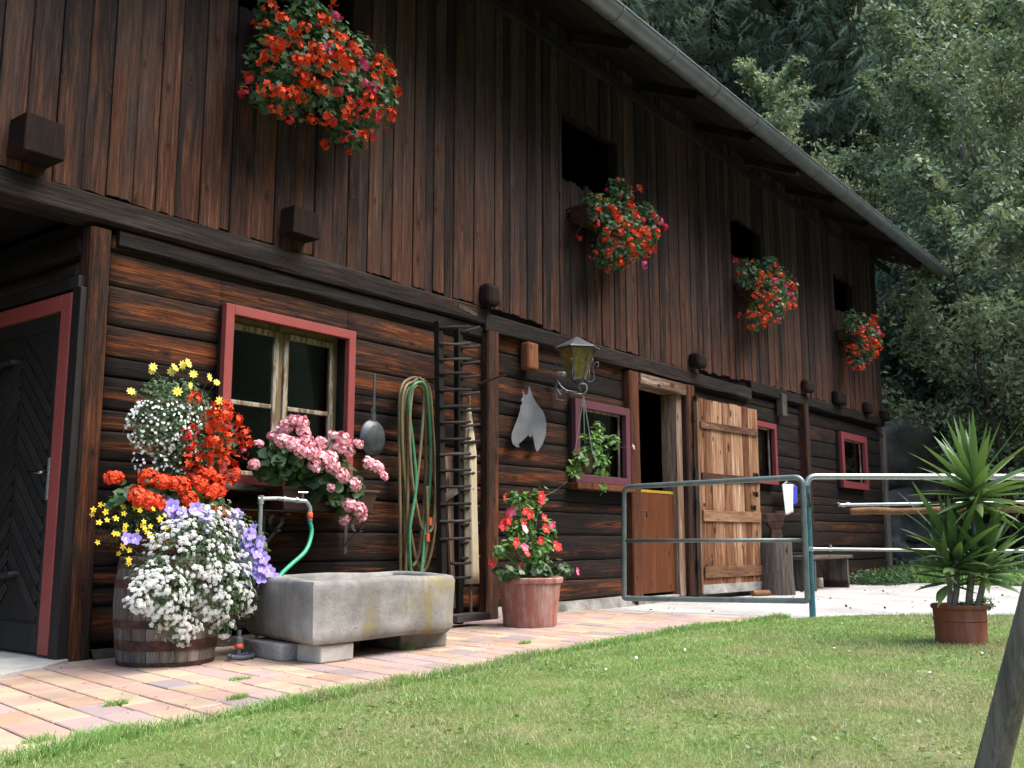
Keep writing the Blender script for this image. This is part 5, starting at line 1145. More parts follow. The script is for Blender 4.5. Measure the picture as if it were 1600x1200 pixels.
n = 950; p_, d_ = ell_points([EU[0], EU[1], EU[1], EU[4], EU[5]], n, r_, .95)
ok = np.array([(-.55 < a[1] < -.05) and (a[2] < W(250, 632, -.3).z) for a in p_]); p_ = p_[ok]; d_ = d_[ok]
me = scatter_mesh('bacopa_blossom', *T_FL, p_, rotmats(d_ + np.array([[0, -.9, .2]]) + r_.normal(size=d_.shape) * .3, r_.uniform(0, 6, len(p_))), .0078 * r_.uniform(.7, 1.2, len(p_)), r_.uniform(0, 1, len(p_)), M['p_white'], origin=tuple(org(ub))); o = place('bacopa_blossom', me, ub); o['kind'] = 'stuff'
def single_flower(name, tmpl, mat, eye, seed, cup=0):
    mb = MB(); mb.add(tmpl[0], tmpl[1], .6, 0); mb.add([(.2 * math.cos(a), .2 * math.sin(a), .05) for a in [k * 1.047 for k in range(6)]] + [(0, 0, .10)], [(i, (i + 1) % 6, 6) for i in range(6)], .5, 1)
    me = bpy.data.meshes.new(name); me.from_pydata(mb.v, [], mb.f); at = me.attributes.new('tint', 'FLOAT', 'FACE'); at.data.foreach_set('value', [rnd.uniform(.3, 1) for _ in mb.f]); me.materials.append(mat); me.materials.append(eye); me.polygons.foreach_set('material_index', mb.m); me.update(); return me
DAISY = [single_flower('daisy', T_DAISY, M['p_lem'], M['p_yel'], i) for i in range(2)]
BID = [single_flower('bidens', flower5(.30, .04), M['p_yel'], M['p_yel'], i) for i in range(2)]
PET = [single_flower('petunia', flower5(.52, .34, 5, 1.0), M['p_vio'], M['p_eye'], i) for i in range(2)]
tips = []
for (a, b) in ((234, 580), (265, 581), (282, 571), (291, 568), (299, 585), (294, 603), (324, 590), (335, 598), (339, 627), (337, 644), (202, 612), (274, 612), (270, 575), (236, 574)):
    p, e = hit(EU, a, b, 1.0); p = p + Vector((0, -.02, 0)); o = add_head(ub, p, (rnd.uniform(-.6, .4), -1, rnd.uniform(-.1, .7)), DAISY[rnd.randrange(2)], .026 * rnd.uniform(.8, 1.15), 'daisy_flower'); tips.append(p)
stems(ub, Vector((cb.x, cb.y, cb.z + .3)), tips, .0018)
for h_ in [(303, 623), (325, 652), (345, 662), (338, 640), (352, 650), (362, 668), (335, 690), (348, 700), (372, 702), (385, 690), (379, 674), (302, 675), (312, 690), (296, 692), (303, 717), (318, 722), (335, 713), (328, 738), (345, 745), (362, 728), (355, 755), (340, 760), (368, 740), (290, 678), (330, 668), (356, 683), (340, 652), (322, 700), (290, 722), (312, 738), (350, 722), (366, 655), (352, 638)]:
    p, e = hit(EU, h_[0], h_[1], 1.05); add_head(ub, p, (p - e.c) + Vector((0, -.2, .12)), 'red' if rnd.random() < .85 else 'crim', rnd.uniform(.9, 1.2))
# ------------------------------------------------------------------ barrel planter
bc = Vector((3.17, -.56, 0)); bcp = G(258, 1048); 
BR = .272
dirb = Vector((bcp.x - EYE.x, bcp.y - EYE.y, 0)).normalized(); bc = Vector((bcp.x, bcp.y, 0)) + dirb * .235
ztb = .56
br = thing('barrel_planter', 'old grey oak barrel half with rusty hoops overflowing with white, violet, yellow and red flowers', 'flower barrel', (bc.x, bc.y, .016))
mb = MB(); nst = 22; prof = [(.238, .016), (.250, .10), (.266, .22), (.272, .32), (.268, .42), (.256, .52), (.250, ztb)]
for k in range(nst):
    a0, a1 = 2 * math.pi * k / nst + .006, 2 * math.pi * (k + 1) / nst - .006; V = []; Fc = []; ns = 3; ro = rnd.uniform(-.002, .002)
    for (r_i, z) in prof:
        for j in range(ns + 1):
            a = a0 + (a1 - a0) * j / ns; rr = r_i + ro - (.003 if j in (0, ns) else 0); V.append((bc.x + rr * math.cos(a), bc.y + rr * math.sin(a), z))
    for (r_i, z) in prof[::-1]:
        for j in range(ns + 1): a = a0 + (a1 - a0) * j / ns; V.append((bc.x + (r_i - .025) * math.cos(a), bc.y + (r_i - .025) * math.sin(a), z))
    m_ = ns + 1; nr = 2 * len(prof)
    for i in range(nr): 
        for j in range(ns): b = i * m_ + j; c_ = ((i + 1) % nr) * m_ + j; Fc.append((b, b + 1, c_ + 1, c_))
        
    for e0_ in (0, ns): Fc.append(tuple(i * m_ + e0_ for i in (range(nr) if e0_ == 0 else range(nr - 1, -1, -1))))
    mb.add(V, Fc, rnd.random())
mb.lathe([(.235, .03), (.235, .06)], bc, 24, .3)
mb.build('barrel_body', M['barrel'], br)
def brad(z): 
    for (r0_, z0_), (r1_, z1_) in zip(prof[:-1], prof[1:]):
        if z <= z1_: return r0_ + (r1_ - r0_) * (z - z0_) / (z1_ - z0_)
    return prof[-1][0]
for (za, zb_) in ((.018, .038), (.095, .145), (.205, .245), (.405, .445), (.500, .545)):
    mb = MB(); mb.lathe([(brad(za) + .001, za), (brad(za) + .005, za), (brad(zb_) + .005, zb_), (brad(zb_) + .001, zb_)], bc, 40); mb.build('hoop', M['hoop'], br, smooth=True, autos=30)
mb = MB(); mb.lathe([(.20, ztb - .06), (.235, ztb - .04), (0.01, ztb - .02)], bc, 20); mb.build('soil', M['soil'], br)
def EB(px, py, y, a, b, c_): return Ell(px, py, y, a, b, c_)
yb_ = bc.y
EW = [EB(300, 880, yb_ - .25, 78, 82, .16), EB(335, 920, yb_ - .28, 55, 62, .15), EB(262, 930, yb_ - .30, 40, 62, .10), EB(330, 830, yb_ - .15, 60, 48, .18), EB(360, 900, yb_ - .22, 32, 65, .14), EB(238, 918, yb_ - .29, 30, 42, .07), EB(285, 975, yb_ - .30, 26, 34, .05), EB(215, 935, yb_ - .29, 22, 26, .05), EB(348, 972, yb_ - .28, 24, 28, .06), EB(385, 930, yb_ - .2, 18, 36, .07)]
al = foliage('alyssum_foliage', EW, 7500, .012, M['fine_leaf'], br, 51, T_OVAL, .55, toward=.4)
rr = random.Random(52); P_ = []; N_ = []; shoots = []
def in_mound(px, py): return any(((px - a) / b) ** 2 + ((py - c) / d) ** 2 < 1 for a, c, b, d in ((300, 885, 82, 80), (335, 925, 52, 62), (250, 925, 42, 58), (335, 830, 52, 42), (362, 900, 30, 60), (275, 960, 45, 45), (232, 905, 34, 28), (285, 985, 22, 24), (212, 938, 18, 18), (348, 985, 16, 16), (388, 945, 12, 30), (225, 975, 10, 10)))
while len(shoots) < 175:
    px, py = rr.uniform(190, 400), rr.uniform(785, 1010)
    if in_mound(px, py): shoots.append((px, py))
for (sx0, sy0) in shoots:
    for k in range(rr.randint(3, 7)):
        px, py = sx0 + rr.gauss(0, 7), sy0 + rr.gauss(0, 7)
        if not in_mound(px, py): continue
        p, e = hit(EW, px, py, 1.0 + rr.uniform(-.12, .06)); P_.append(tuple(p)); N_.append([(p[i] - e.c[i]) / e.r[i] for i in range(3)])
p_ = np.array(P_); d_ = np.array(N_)
r_ = np.random.RandomState(53); p2, d2 = ell_points(EW, 500, r_, 1.0); kb = (d2 @ np.array(-fw)) < -.1; p_ = np.concatenate([p_, p2[kb]]); d_ = np.concatenate([d_, d2[kb]])
# each umbel: a ring and dome of tiny white florets
tv = []; tf = []
for k in range(15):
    a = k * 2.4; rr = math.sqrt((k + .5) / 15); cx, cy, cz = rr * math.cos(a), rr * math.sin(a), .45 * (1 - rr * rr); s_ = .155
    b = len(tv); tv += [(cx - s_, cy - s_, cz), (cx + s_, cy - s_, cz + .05), (cx + s_, cy + s_, cz), (cx - s_, cy + s_, cz + .05)]; tf.append((b, b + 1, b + 2, b + 3))
me = scatter_mesh('alyssum_blossom', tv, tf, p_ + d_ * .008, rotmats(d_ + np.array([[0, -.3, .35]]) + r_.normal(size=d_.shape) * .2, r_.uniform(0, 6, len(p_))), .0112 * r_.uniform(.7, 1.25, len(p_)), r_.uniform(0, 1, len(p_)), M['p_white'], origin=tuple(org(br)))
o = place('alyssum_blossom', me, br); o['kind'] = 'stuff'; o['label'] = 'cascade of white alyssum over the barrel front'
EV = [EB(385, 850, yb_ - .12, 34, 45, .14), EB(400, 880, yb_ - .16, 22, 35, .10), EB(300, 800, yb_ - .1, 70, 18, .14)]
foliage('petunia_foliage', EV, 500, .022, M['fine_leaf'], br, 53, T_OVAL, .3)
c8 = lambda a, b: (130 + a / 4, 780 + b / 4)
for (a, b) in ((510, 20), (535, 55), (615, 88), (625, 155), (785, 130), (780, 175), (265, 245), (325, 245), (965, 95), (935, 125), (975, 200), (1055, 185), (940, 255), (1020, 260), (1100, 260), (990, 305), (1080, 330), (1125, 370), (1000, 360), (965, 405), (1075, 405), (1040, 395), (1070, 465), (1105, 490), (1160, 450), (1185, 490), (1020, 520), (1110, 550), (950, 150), (1040, 220), (1120, 430), (1005, 330), (560, 40), (700, 60), (745, 95), (585, 120), (520, 75), (1085, 370), (1010, 450)):
    px, py = c8(a, b); p, e = hit(EV if px > 270 or py > 850 else EV, px, py, 1.1)
    if px < 250: p = W(px, py, yb_ - .20)
    add_head(br, p, (rnd.uniform(-.5, .3), -1, rnd.uniform(-.2, .5)), PET[rnd.randrange(2)], .036 * rnd.uniform(.85, 1.1), 'petunia_flower')
EY_ = [EB(195, 825, yb_ - .05, 52, 34, .14), EB(230, 815, yb_ - .12, 45, 32, .14), EB(205, 870, yb_ - .14, 22, 34, .06)]
foliage('bidens_foliage', EY_, 2000, .017, M['fine_leaf'], br, 55, T_NEED, .35)
for (a, b) in ((108, 35), (65, 65), (55, 95), (100, 145), (140, 80), (150, 130), (140, 40), (250, 45), (255, 90), (325, 50), (355, 70), (360, 42), (438, 60), (630, 60), (510, 100), (515, 180), (195, 215), (220, 218), (260, 195), (265, 165), (340, 200), (370, 165), (385, 180), (420, 170), (410, 215), (455, 278), (248, 298), (222, 340), (288, 318), (285, 378), (285, 400), (90, 270), (425, 235), (380, 140), (205, 120), (480, 125), (640, 100), (395, 205)):
    px, py = c8(a, b); p, e = hit(EY_, px, py, 1.05)
    if px > 270: p = W(px, py, yb_ - .22)
    add_head(br, p, (rnd.uniform(-.5, .3), -1, rnd.uniform(0, .6)), BID[rnd.randrange(2)], .0165 * rnd.uniform(.8, 1.15), 'bidens_flower')
EG = [EB(255, 770, yb_ - .02, 75, 26, .15), EB(215, 785, yb_ - .05, 42, 22, .12), EB(310, 785, yb_, 45, 25, .13)]
foliage('geranium_foliage', EG, 420, .030, M['ger_leaf'], br, 57, T_ROUND, .4)
for (a, b, s_) in ((196 / 4, 830 / 4, 1.0), (410 / 4, 825 / 4, 1.05), (500 / 4, 850 / 4, 1), (560 / 4, 865 / 4, .8), (615 / 4, 870 / 4, 1), (700 / 4, 830 / 4, 1.1), (735 / 4, 870 / 4, 1), (790 / 4, 920 / 4, 1), (840 / 4, 905 / 4, 1), (340 / 4, 940 / 4, 1.15), (400 / 4, 970 / 4, 1), (455 / 4, 985 / 4, 1), (660 / 4, 965 / 4, 1.05), (860 / 4, 1050 / 4, .9), (820 / 4, 1030 / 4, .7), (790 / 4, 800 / 4, .9), (850 / 4, 840 / 4, .8), (740 / 4, 790 / 4, .8)):
    p, e = hit(EG, 130 + a, 540 + b, 1.15); add_head(br, p, (p - e.c) + Vector((0, -.25, .25)), 'ball', s_ * .95)
# ------------------------------------------------------------------ potted dipladenia by the wall
rnd = random.Random(14)
pc0 = G(828, 985); dd_ = Vector((pc0.x - EYE.x, pc0.y - EYE.y, 0)).normalized()
sc_ = (pc0 - EYE).dot(fw) / F; rb_, rtp = 42 * sc_, 54 * sc_; pc = Vector((pc0.x, pc0.y, 0)) + dd_ * rb_; hz_ = 75 * sc_ * 1.03
dp = thing('potted_dipladenia', 'big limed terracotta pot by the wall with a red flowering climber and variegated geranium', 'potted plant', (pc.x, pc.y, .016))
def pot(parent, c, rb, rt_, h, mat, rim=.045, z0=.016, rings_=()):
    mb = MB(); prof = [(rb, z0), (rb + .004, z0 + .01)] + [(rb + (rt_ * .93 - rb) * t_, z0 + (h - rim) * t_) for t_ in (.25, .5, .75, 1.0)] + [(rt_ * .98, z0 + h - rim + .004), (rt_, z0 + h - rim * .5), (rt_, z0 + h - .008), (rt_ - .008, z0 + h), (rt_ - .02, z0 + h - .004), (rt_ - .03, z0 + h - .05)]
    mb.lathe(prof, (c.x, c.y, 0), 48); o = mb.build('pot', mat, parent, smooth=True, autos=40)
    mb = MB(); mb.lathe([(rt_ - .03, z0 + h - .06), (.01, z0 + h - .035)], (c.x, c.y, 0), 20); mb.build('soil', M['soil'], parent); return o
pot(dp, pc, rb_, rtp, hz_, M['terra'])
yp = pc.y
ED = [Ell(822, 812, yp, 32, 45, .13), Ell(835, 860, yp, 30, 42, .14), Ell(800, 845, yp, 26, 35, .12), Ell(808, 778, yp, 18, 20, .08), Ell(842, 775, yp, 16, 20, .08), Ell(780, 862, yp, 20, 12, .07), Ell(858, 835, yp, 16, 30, .08)]
foliage('foliage', ED, 800, .030, M['bright_leaf'], dp, 61, T_OVAL, .2, ymax=-.1)
EDl = [Ell(792, 895, yp, 24, 13, .12), Ell(835, 893, yp, 30, 14, .14), Ell(872, 890, yp, 20, 16, .12)]
foliage('geranium_foliage', EDl, 420, .024, M['fine_leaf'], dp, 62, T_ROUND, .2)
def c6(a, b): return 660 + a / 3.75, 720 + b / 3.75
for i, (a, b, k_) in enumerate(((482, 213, 'crim'), (695, 205, 'crim'), (695, 228, 'crim'), (497, 298, 'crim'), (525, 295, 'hot'), (603, 298, 'crim'), (628, 312, 'crim'), (478, 365, 'crim'), (503, 348, 'crim'), (590, 365, 'crim'), (598, 402, 'pinkish'), (713, 335, 'crim'), (722, 398, 'crim'), (760, 375, 'hot'), (545, 478, 'crim'), (692, 465, 'crim'), (598, 508, 'hot'), (608, 540, 'crim'), (795, 505, 'crim'), (775, 495, 'crim'), (405, 605, 'crim'), (580, 628, 'crim'), (905, 648, 'hot'), (470, 380, 'crim'))):
    px, py = c6(a, b); p, e = hit(ED, px, py, 1.05)
    mt = {'crim': M['p_crim'], 'hot': M['p_hot'], 'pinkish': M['p_pink']}[k_]
    if i < 3 or k_ not in DONE if 'DONE' in globals() else True:
        DONE = globals().get('DONE', {}); 
        if k_ not in DONE: DONE[k_] = single_flower('dipladenia', flower5(.5, .3, 5, 1.0), mt, M['p_yel'], 1)
    add_head(dp, p, (rnd.uniform(-.5, .3), -1, rnd.uniform(-.2, .5)), DONE[k_], .036 * rnd.uniform(.8, 1.1), 'dipladenia_flower')
stems(dp, Vector((pc.x, pc.y, hz_)), [hit(ED, a, b)[0] for a, b in ((810, 775), (842, 775), (830, 830), (800, 850), (860, 830), (780, 862))], .005)
mb = MB(); mb.tube(smoothpath([W(850, 775, yp), W(870, 765, yp + .2), W(886, 752, -.1)]), .003, 5); mb.build('tendril', M['fine_leaf'], dp)
# ------------------------------------------------------------------ hanging pot under the lantern
hb = thing('hanging_pot_plant', 'leafy green plant in a brown pot hung on chains from the lantern bracket', 'hanging plant', tuple(HOOK))
pcn = W(908, 720, HOOK.y)
mb = MB()
for k in range(3):
    a = k * 2.09 + .5; q0 = HOOK; q1_ = Vector((HOOK.x + .09 * math.cos(a), HOOK.y + .09 * math.sin(a), pcn.z + .05)); L_ = (q1_ - q0).length; nL = int(L_ / .022)
    for i in range(nL):
        u0 = q0.lerp(q1_, i / nL); u1 = q0.lerp(q1_, (i + 1.25) / nL); dl = (u1 - u0).normalized(); sd_ = dl.cross(Vector((math.cos(i * 1.57), math.sin(i * 1.57), 0))).normalized() * .0055
        mb.tube([u0, u0.lerp(u1, .5) + sd_, u1], .0016, 4); mb.tube([u0, u0.lerp(u1, .5) - sd_, u1], .0016, 4)
mb.build('chain', M['galv'], hb)
mb = MB(); mb.lathe([(.06, pcn.z - .10), (.09, pcn.z + .05), (.095, pcn.z + .05), (.085, pcn.z + .03)], (HOOK.x, HOOK.y, 0), 20); mb.build('pot', M['brown_plastic'], hb, smooth=True, autos=40)
EH = [Ell(930, 700, HOOK.y - .04, 28, 32, .12), Ell(955, 690, HOOK.y, 22, 18, .08), Ell(905, 722, HOOK.y - .06, 22, 26, .09), Ell(940, 725, HOOK.y - .08, 24, 22, .08), Ell(935, 668, HOOK.y, 14, 16, .06), Ell(940, 758, HOOK.y - .08, 10, 16, .05), Ell(893, 735, HOOK.y - .05, 12, 14, .05)]
foliage('foliage', EH, 520, .030, M['bright_leaf'], hb, 71, T_OVAL, .2, ymax=-.12)
p = W(990, 698, HOOK.y); add_head(hb, p, (.2, -1, .3), single_flower('pale_flower', T_STAR, M['p_pink'], M['p_eye'], 4), .03, 'pale_flower')
stems(hb, Vector((HOOK.x, HOOK.y, pcn.z + .03)), [p] + [hit(EH, a, b)[0] for a, b in ((935, 665), (893, 740), (942, 765), (965, 690))], .002)
# ------------------------------------------------------------------ yucca pot on the lawn
rnd = random.Random(33)
yc0 = G(1503, 1012); dd_ = Vector((yc0.x - EYE.x, yc0.y - EYE.y, 0)).normalized(); sc_ = (yc0 - EYE).dot(fw) / F
yc = Vector((yc0.x, yc0.y, 0)) + dd_ * 35 * sc_; yq = thing('potted_yucca', 'tall sword leaved yucca in a round terracotta pot standing on the lawn', 'potted plant', (yc.x, yc.y, 0))
pot(yq, yc, 38 * sc_, 43 * sc_, 63 * sc_ * 1.03, M['terra2'], .03, 0)
zpot = 63 * sc_
mb = MB(); mb.lathe([(40 * sc_, zpot * .62), (40.6 * sc_, zpot * .63), (40.8 * sc_, zpot * .66), (40 * sc_, zpot * .67)], (yc.x, yc.y, 0), 40); mb.build('pot_band', M['terra2'], yq, smooth=True)
def yp_(px, py): return EYE + ray(px, py) * ((yc - EYE).dot(fw))
def sword(mb, base, dirv, L_, wd, bend, ti):
    d = Vector(dirv).normalized(); side = d.cross(Vector((0, 0, 1))); side = side.normalized() if side.length > .05 else Vector((1, 0, 0)); side = (side + Vector((rnd.uniform(-.3, .3), rnd.uniform(-.3, .3), rnd.uniform(-.5, .5)))).normalized()
    V = []; Fc = []; K = 7; p = Vector(base); dd2 = d.copy()
    for i in range(K + 1):
        t_ = i / K; w_ = wd * (.55 + 1.6 * t_ if t_ < .3 else 1.03 * (1 - ((t_ - .3) / .7) ** 1.6)) + .0008
        nrm = dd2.cross(side).normalized(); V += [p - side * w_ / 2 + nrm * w_ * .14, p - nrm * w_ * .05, p + side * w_ / 2 + nrm * w_ * .14]
        dd2 = (dd2 + Vector((0, 0, -bend * (.3 + t_) / K))).normalized(); p = p + dd2 * (L_ / K)
    for i in range(K): Fc += [(i * 3, i * 3 + 1, i * 3 + 4, i * 3 + 3), (i * 3 + 1, i * 3 + 2, i * 3 + 5, i * 3 + 4)]
    mb.add(V, Fc, ti)
for (px, py, n, L0, zlo, stembase, sr) in ((1523, 765, 54, .44, -.38, (1512, 948), .018), (1494, 868, 42, .42, .02, (1490, 950), .016), (1538, 880, 50, .39, -.2, (1525, 950), .016), (1480, 893, 18, .32, -.45, (1482, 948), .014)):
    c_ = yp_(px, py); b_ = yp_(*stembase); b_.z = zpot - .03
    c_ = c_ + Vector((rt.y * 0, 0, 0)); mb = MB(); mb.tube(smoothpath([b_, b_.lerp(c_, .5) + Vector((.01, -.01, 0)), c_], 4), [sr * 1.2] * 5 + [sr] * 4, 10); mb.build('stem', M['bark'], yq, smooth=True)
    mb = MB()
    for i in range(n):
        t_ = i / n; el = math.asin(max(-1, min(1, 1 - (1 - zlo) * t_ ** 1.15))); az = i * 2.399 + rnd.uniform(-.2, .2); L_ = L0 * (.75 + .35 * math.sin(math.pi * min(1, t_ + .2))) * rnd.uniform(.75, 1.12)
        d = Vector((math.cos(el) * math.cos(az), math.cos(el) * math.sin(az), math.sin(el)))
        ti = min(1, max(0, rnd.gauss(.5, .2))) if t_ < .85 else rnd.uniform(.6, 1.0)
        sword(mb, c_ + Vector((0, 0, .06 - .16 * t_)) + d * .015, d, L_, .052 * rnd.uniform(.8, 1.2), .55 * (t_ ** 1.2) + rnd.uniform(0, .35), ti)
    mb.build('leaf_rosette', M['yucca_leaf'], yq, smooth=True)
EGp = [Ell(1535, 942, yc.y - .05, 26, 12, .10), Ell(1505, 946, yc.y, 22, 7, .08)]
foliage('pot_weeds', EGp, 420, .014, M['ger_leaf'], yq, 81, T_OVAL, .1)['kind'] = 'stuff'
# ------------------------------------------------------------------ trees
def branch_path(p, d, L_, K, rr, wob=.18, lift=0.0):
    pts = [p.copy()]; d = d.normalized()
    for i in range(K):
        d = (d + Vector((rr.gauss(0, wob), rr.gauss(0, wob), rr.gauss(0, wob * .7) + lift))).normalized(); p = p + d * (L_ / K); pts.append(p.copy())
    return pts
def broadleaf(seed, h, cr, base, tr, nleaf, ls, lift=.08, stems_n=1, dens=.5, nlimb=16):
    rr = random.Random(seed); r_ = np.random.RandomState(seed); mb = MB(); cl = []
    for s_ in range(stems_n):
        off = Vector((rr.uniform(-.25, .25), rr.uniform(-.25, .25), 0)) * (stems_n > 1); tilt = Vector((rr.gauss(0, .08), rr.gauss(0, .08), 1)) if stems_n == 1 else Vector((rr.gauss(0, .13), rr.gauss(0, .13), 1))
        hh = h * (1 if s_ == 0 else rr.uniform(.6, .95))
        tp_ = branch_path(off, tilt, hh, 12, rr, .05, .02); K = len(tp_)
        mb.tube(tp_, [tr * (1 - .93 * i / (K - 1)) for i in range(K)], 8, rr.random())
        nl = nlimb // stems_n + 2
        for i in range(nl):
            f = base / h + (1 - base / h) * ((i + rr.random()) / nl) ** .9; f = min(f, .97); k = f * (K - 1); p = tp_[int(k)].lerp(tp_[min(int(k) + 1, K - 1)], k % 1)
            u = (f - base / h) / (1 - base / h); L_ = cr * (.55 + .75 * math.sin(math.pi * min(1, .22 + u * .75))) * rr.uniform(.65, 1.05) * (1 - .55 * u)
            az = i * 2.4 + rr.uniform(-.5, .5); d = Vector((math.cos(az), math.sin(az), .25 + .7 * u + rr.uniform(-.15, .25)))
            lp = branch_path(p, d, L_, 7, rr, .13, lift); r0 = tr * .38 * (1 - .6 * f); mb.tube(lp, [r0 * (1 - .85 * j / 7) for j in range(8)], 5, rr.random())
            for j in range(2, 8):
                for q in range(3):
                    b = lp[j]; dd = Vector((rr.gauss(0, .8), rr.gauss(0, .8), rr.gauss(.25, .5))) + (lp[j] - lp[j - 1]).normalized() * .8
                    tl = L_ * rr.uniform(.18, .36); tw = branch_path(b, dd, tl, 4, rr, .22, .03); mb.tube(tw, [.012, .010, .008, .006, .004], 3, rr.random()); tn = rr.gauss(.5, .17)
                    cl.append((tw, tn, tl))
    per = max(3, nleaf // len(cl)); P = []; N = []; T_ = []
    for tw, tn, tl in cl:
        a = np.array([tuple(v) for v in tw]); t_ = r_.uniform(.5, 3.999, per); i0 = t_.astype(int); fr = (t_ - i0)[:, None]
        p = a[i0] * (1 - fr) + a[i0 + 1] * fr + r_.normal(size=(per, 3)) * (.05 + .10 * tl) * np.array([[1, 1, .75]]); P.append(p)
        N.append(r_.normal(size=(per, 3)) * .75 + np.array([[0, 0, .55]])); T_.append(np.clip(r_.normal(tn, .2, per), 0, 1))
    P = np.concatenate(P); N = np.concatenate(N); T_ = np.concatenate(T_)
    return mb, P, N, T_, r_
def mk_tree(kind, label, cat, loc, seed, h, cr, base, tr, nleaf, ls, mat, bark, group=None, stems_n=1, lift=.08, nlimb=16, rot=0):
    t_ = thing(kind, label, cat, loc, group); mb, P, N, T_, r_ = broadleaf(seed, h, cr, base, tr, nleaf, ls, lift, stems_n, nlimb=nlimb)
    L = Vector(loc); mb.v = [(a + L.x, b + L.y, c + L.z) for a, b, c in mb.v]; mb.build('trunk', M[bark], t_, smooth=True)
    me = scatter_mesh('crown', *T_DIA, P, rotmats(N, r_.uniform(0, 6.28, len(P))), ls * r_.uniform(.65, 1.25, len(P)), T_, M[mat]); place('crown', me, t_); 
    t_.children[-1].location = (0, 0, 0); t_.rotation_euler[2] = rot; return t_
def polar(px, dist):
    r_ = ray(px, 842); r_ = Vector((r_.x, r_.y, 0)); k = dist / math.sqrt(r_.dot(r_)) ; x, y = r_.x * k, -D + r_.y * k; return Vector((x, y, groundz(x, y) - .05))
def dup(root, loc, rotz, sc_, label, group=None):
    r_ = root.copy(); C.objects.link(r_); r_.location = loc; r_.rotation_euler = (0, 0, rotz); r_.scale = (sc_,) * 3; r_['label'] = label
    if group: r_['group'] = group
    for ch in list(root.children): c = ch.copy(); C.objects.link(c); c.parent = r_
    return r_
mk_tree('alder_tree', 'tall grey green alder with a pale bare trunk at the right edge of the photo', 'tree', polar(1590, 21.5), 101, 15.5, 3.5, 2.6, .15, 52000, .072, 'alder', 'bark', nlimb=30)
mk_tree('alder_tree', 'bushy grey green alder spreading just right of the roof end', 'tree', polar(1485, 24.5), 107, 11.2, 3.6, 1.0, .10, 60000, .072, 'alder', 'bark', stems_n=3, nlimb=30)
mk_tree('alder_tree', 'lower pale alder between the roof slope and the taller alders', 'tree', polar(1365, 29), 105, 10.6, 2.8, 2, .10, 28000, .078, 'alder', 'bark', stems_n=2, nlimb=22)
mk_tree('alder_tree', 'small sunlit yellow green treetop showing above the gutter', 'tree', polar(1172, 27), 113, 11.4, 2.6, 5, .10, 30000, .068, 'alder_g', 'bark', stems_n=2, nlimb=18)
mk_tree('alder_tree', 'slender alder behind the yucca at the far right', 'tree', polar(1660, 20), 117, 11, 3.6, 1.0, .09, 32000, .068, 'alder', 'bark', stems_n=2, nlimb=24)
mk_tree('alder_tree', 'dense low alder in front of the tall ones with drooping leaves over the boulders', 'tree', polar(1610, 19.6), 121, 6.6, 2.1, .6, .06, 22000, .062, 'alder', 'bark_dark', stems_n=3, nlimb=26, lift=.0)
for i, (px, ds, hh, cr, lab) in enumerate(((1405, 23.2, 5.6, 2.0, 'dark bush hanging over the boulders right of the barn corner'), (1455, 22.6, 5.2, 1.9, 'dark bush left of the yucca above the boulders'), (1590, 20.5, 3.8, 1.7, 'dark bush behind the yucca near the right edge'), (1375, 25.5, 7.0, 2.4, 'shaded bush seen under the roof end beside the barn corner'), (1500, 22.5, 5.5, 2.2, 'shaded bush behind the yucca crown'), (1420, 27, 8.5, 2.6, 'deep green bush in the shade behind the roof end'))):
    mk_tree('bush', lab, 'bush', polar(px, ds), 130 + i, hh, cr, .3, .04, 15000, .065, 'bush', 'bark_dark', stems_n=4, nlimb=20)
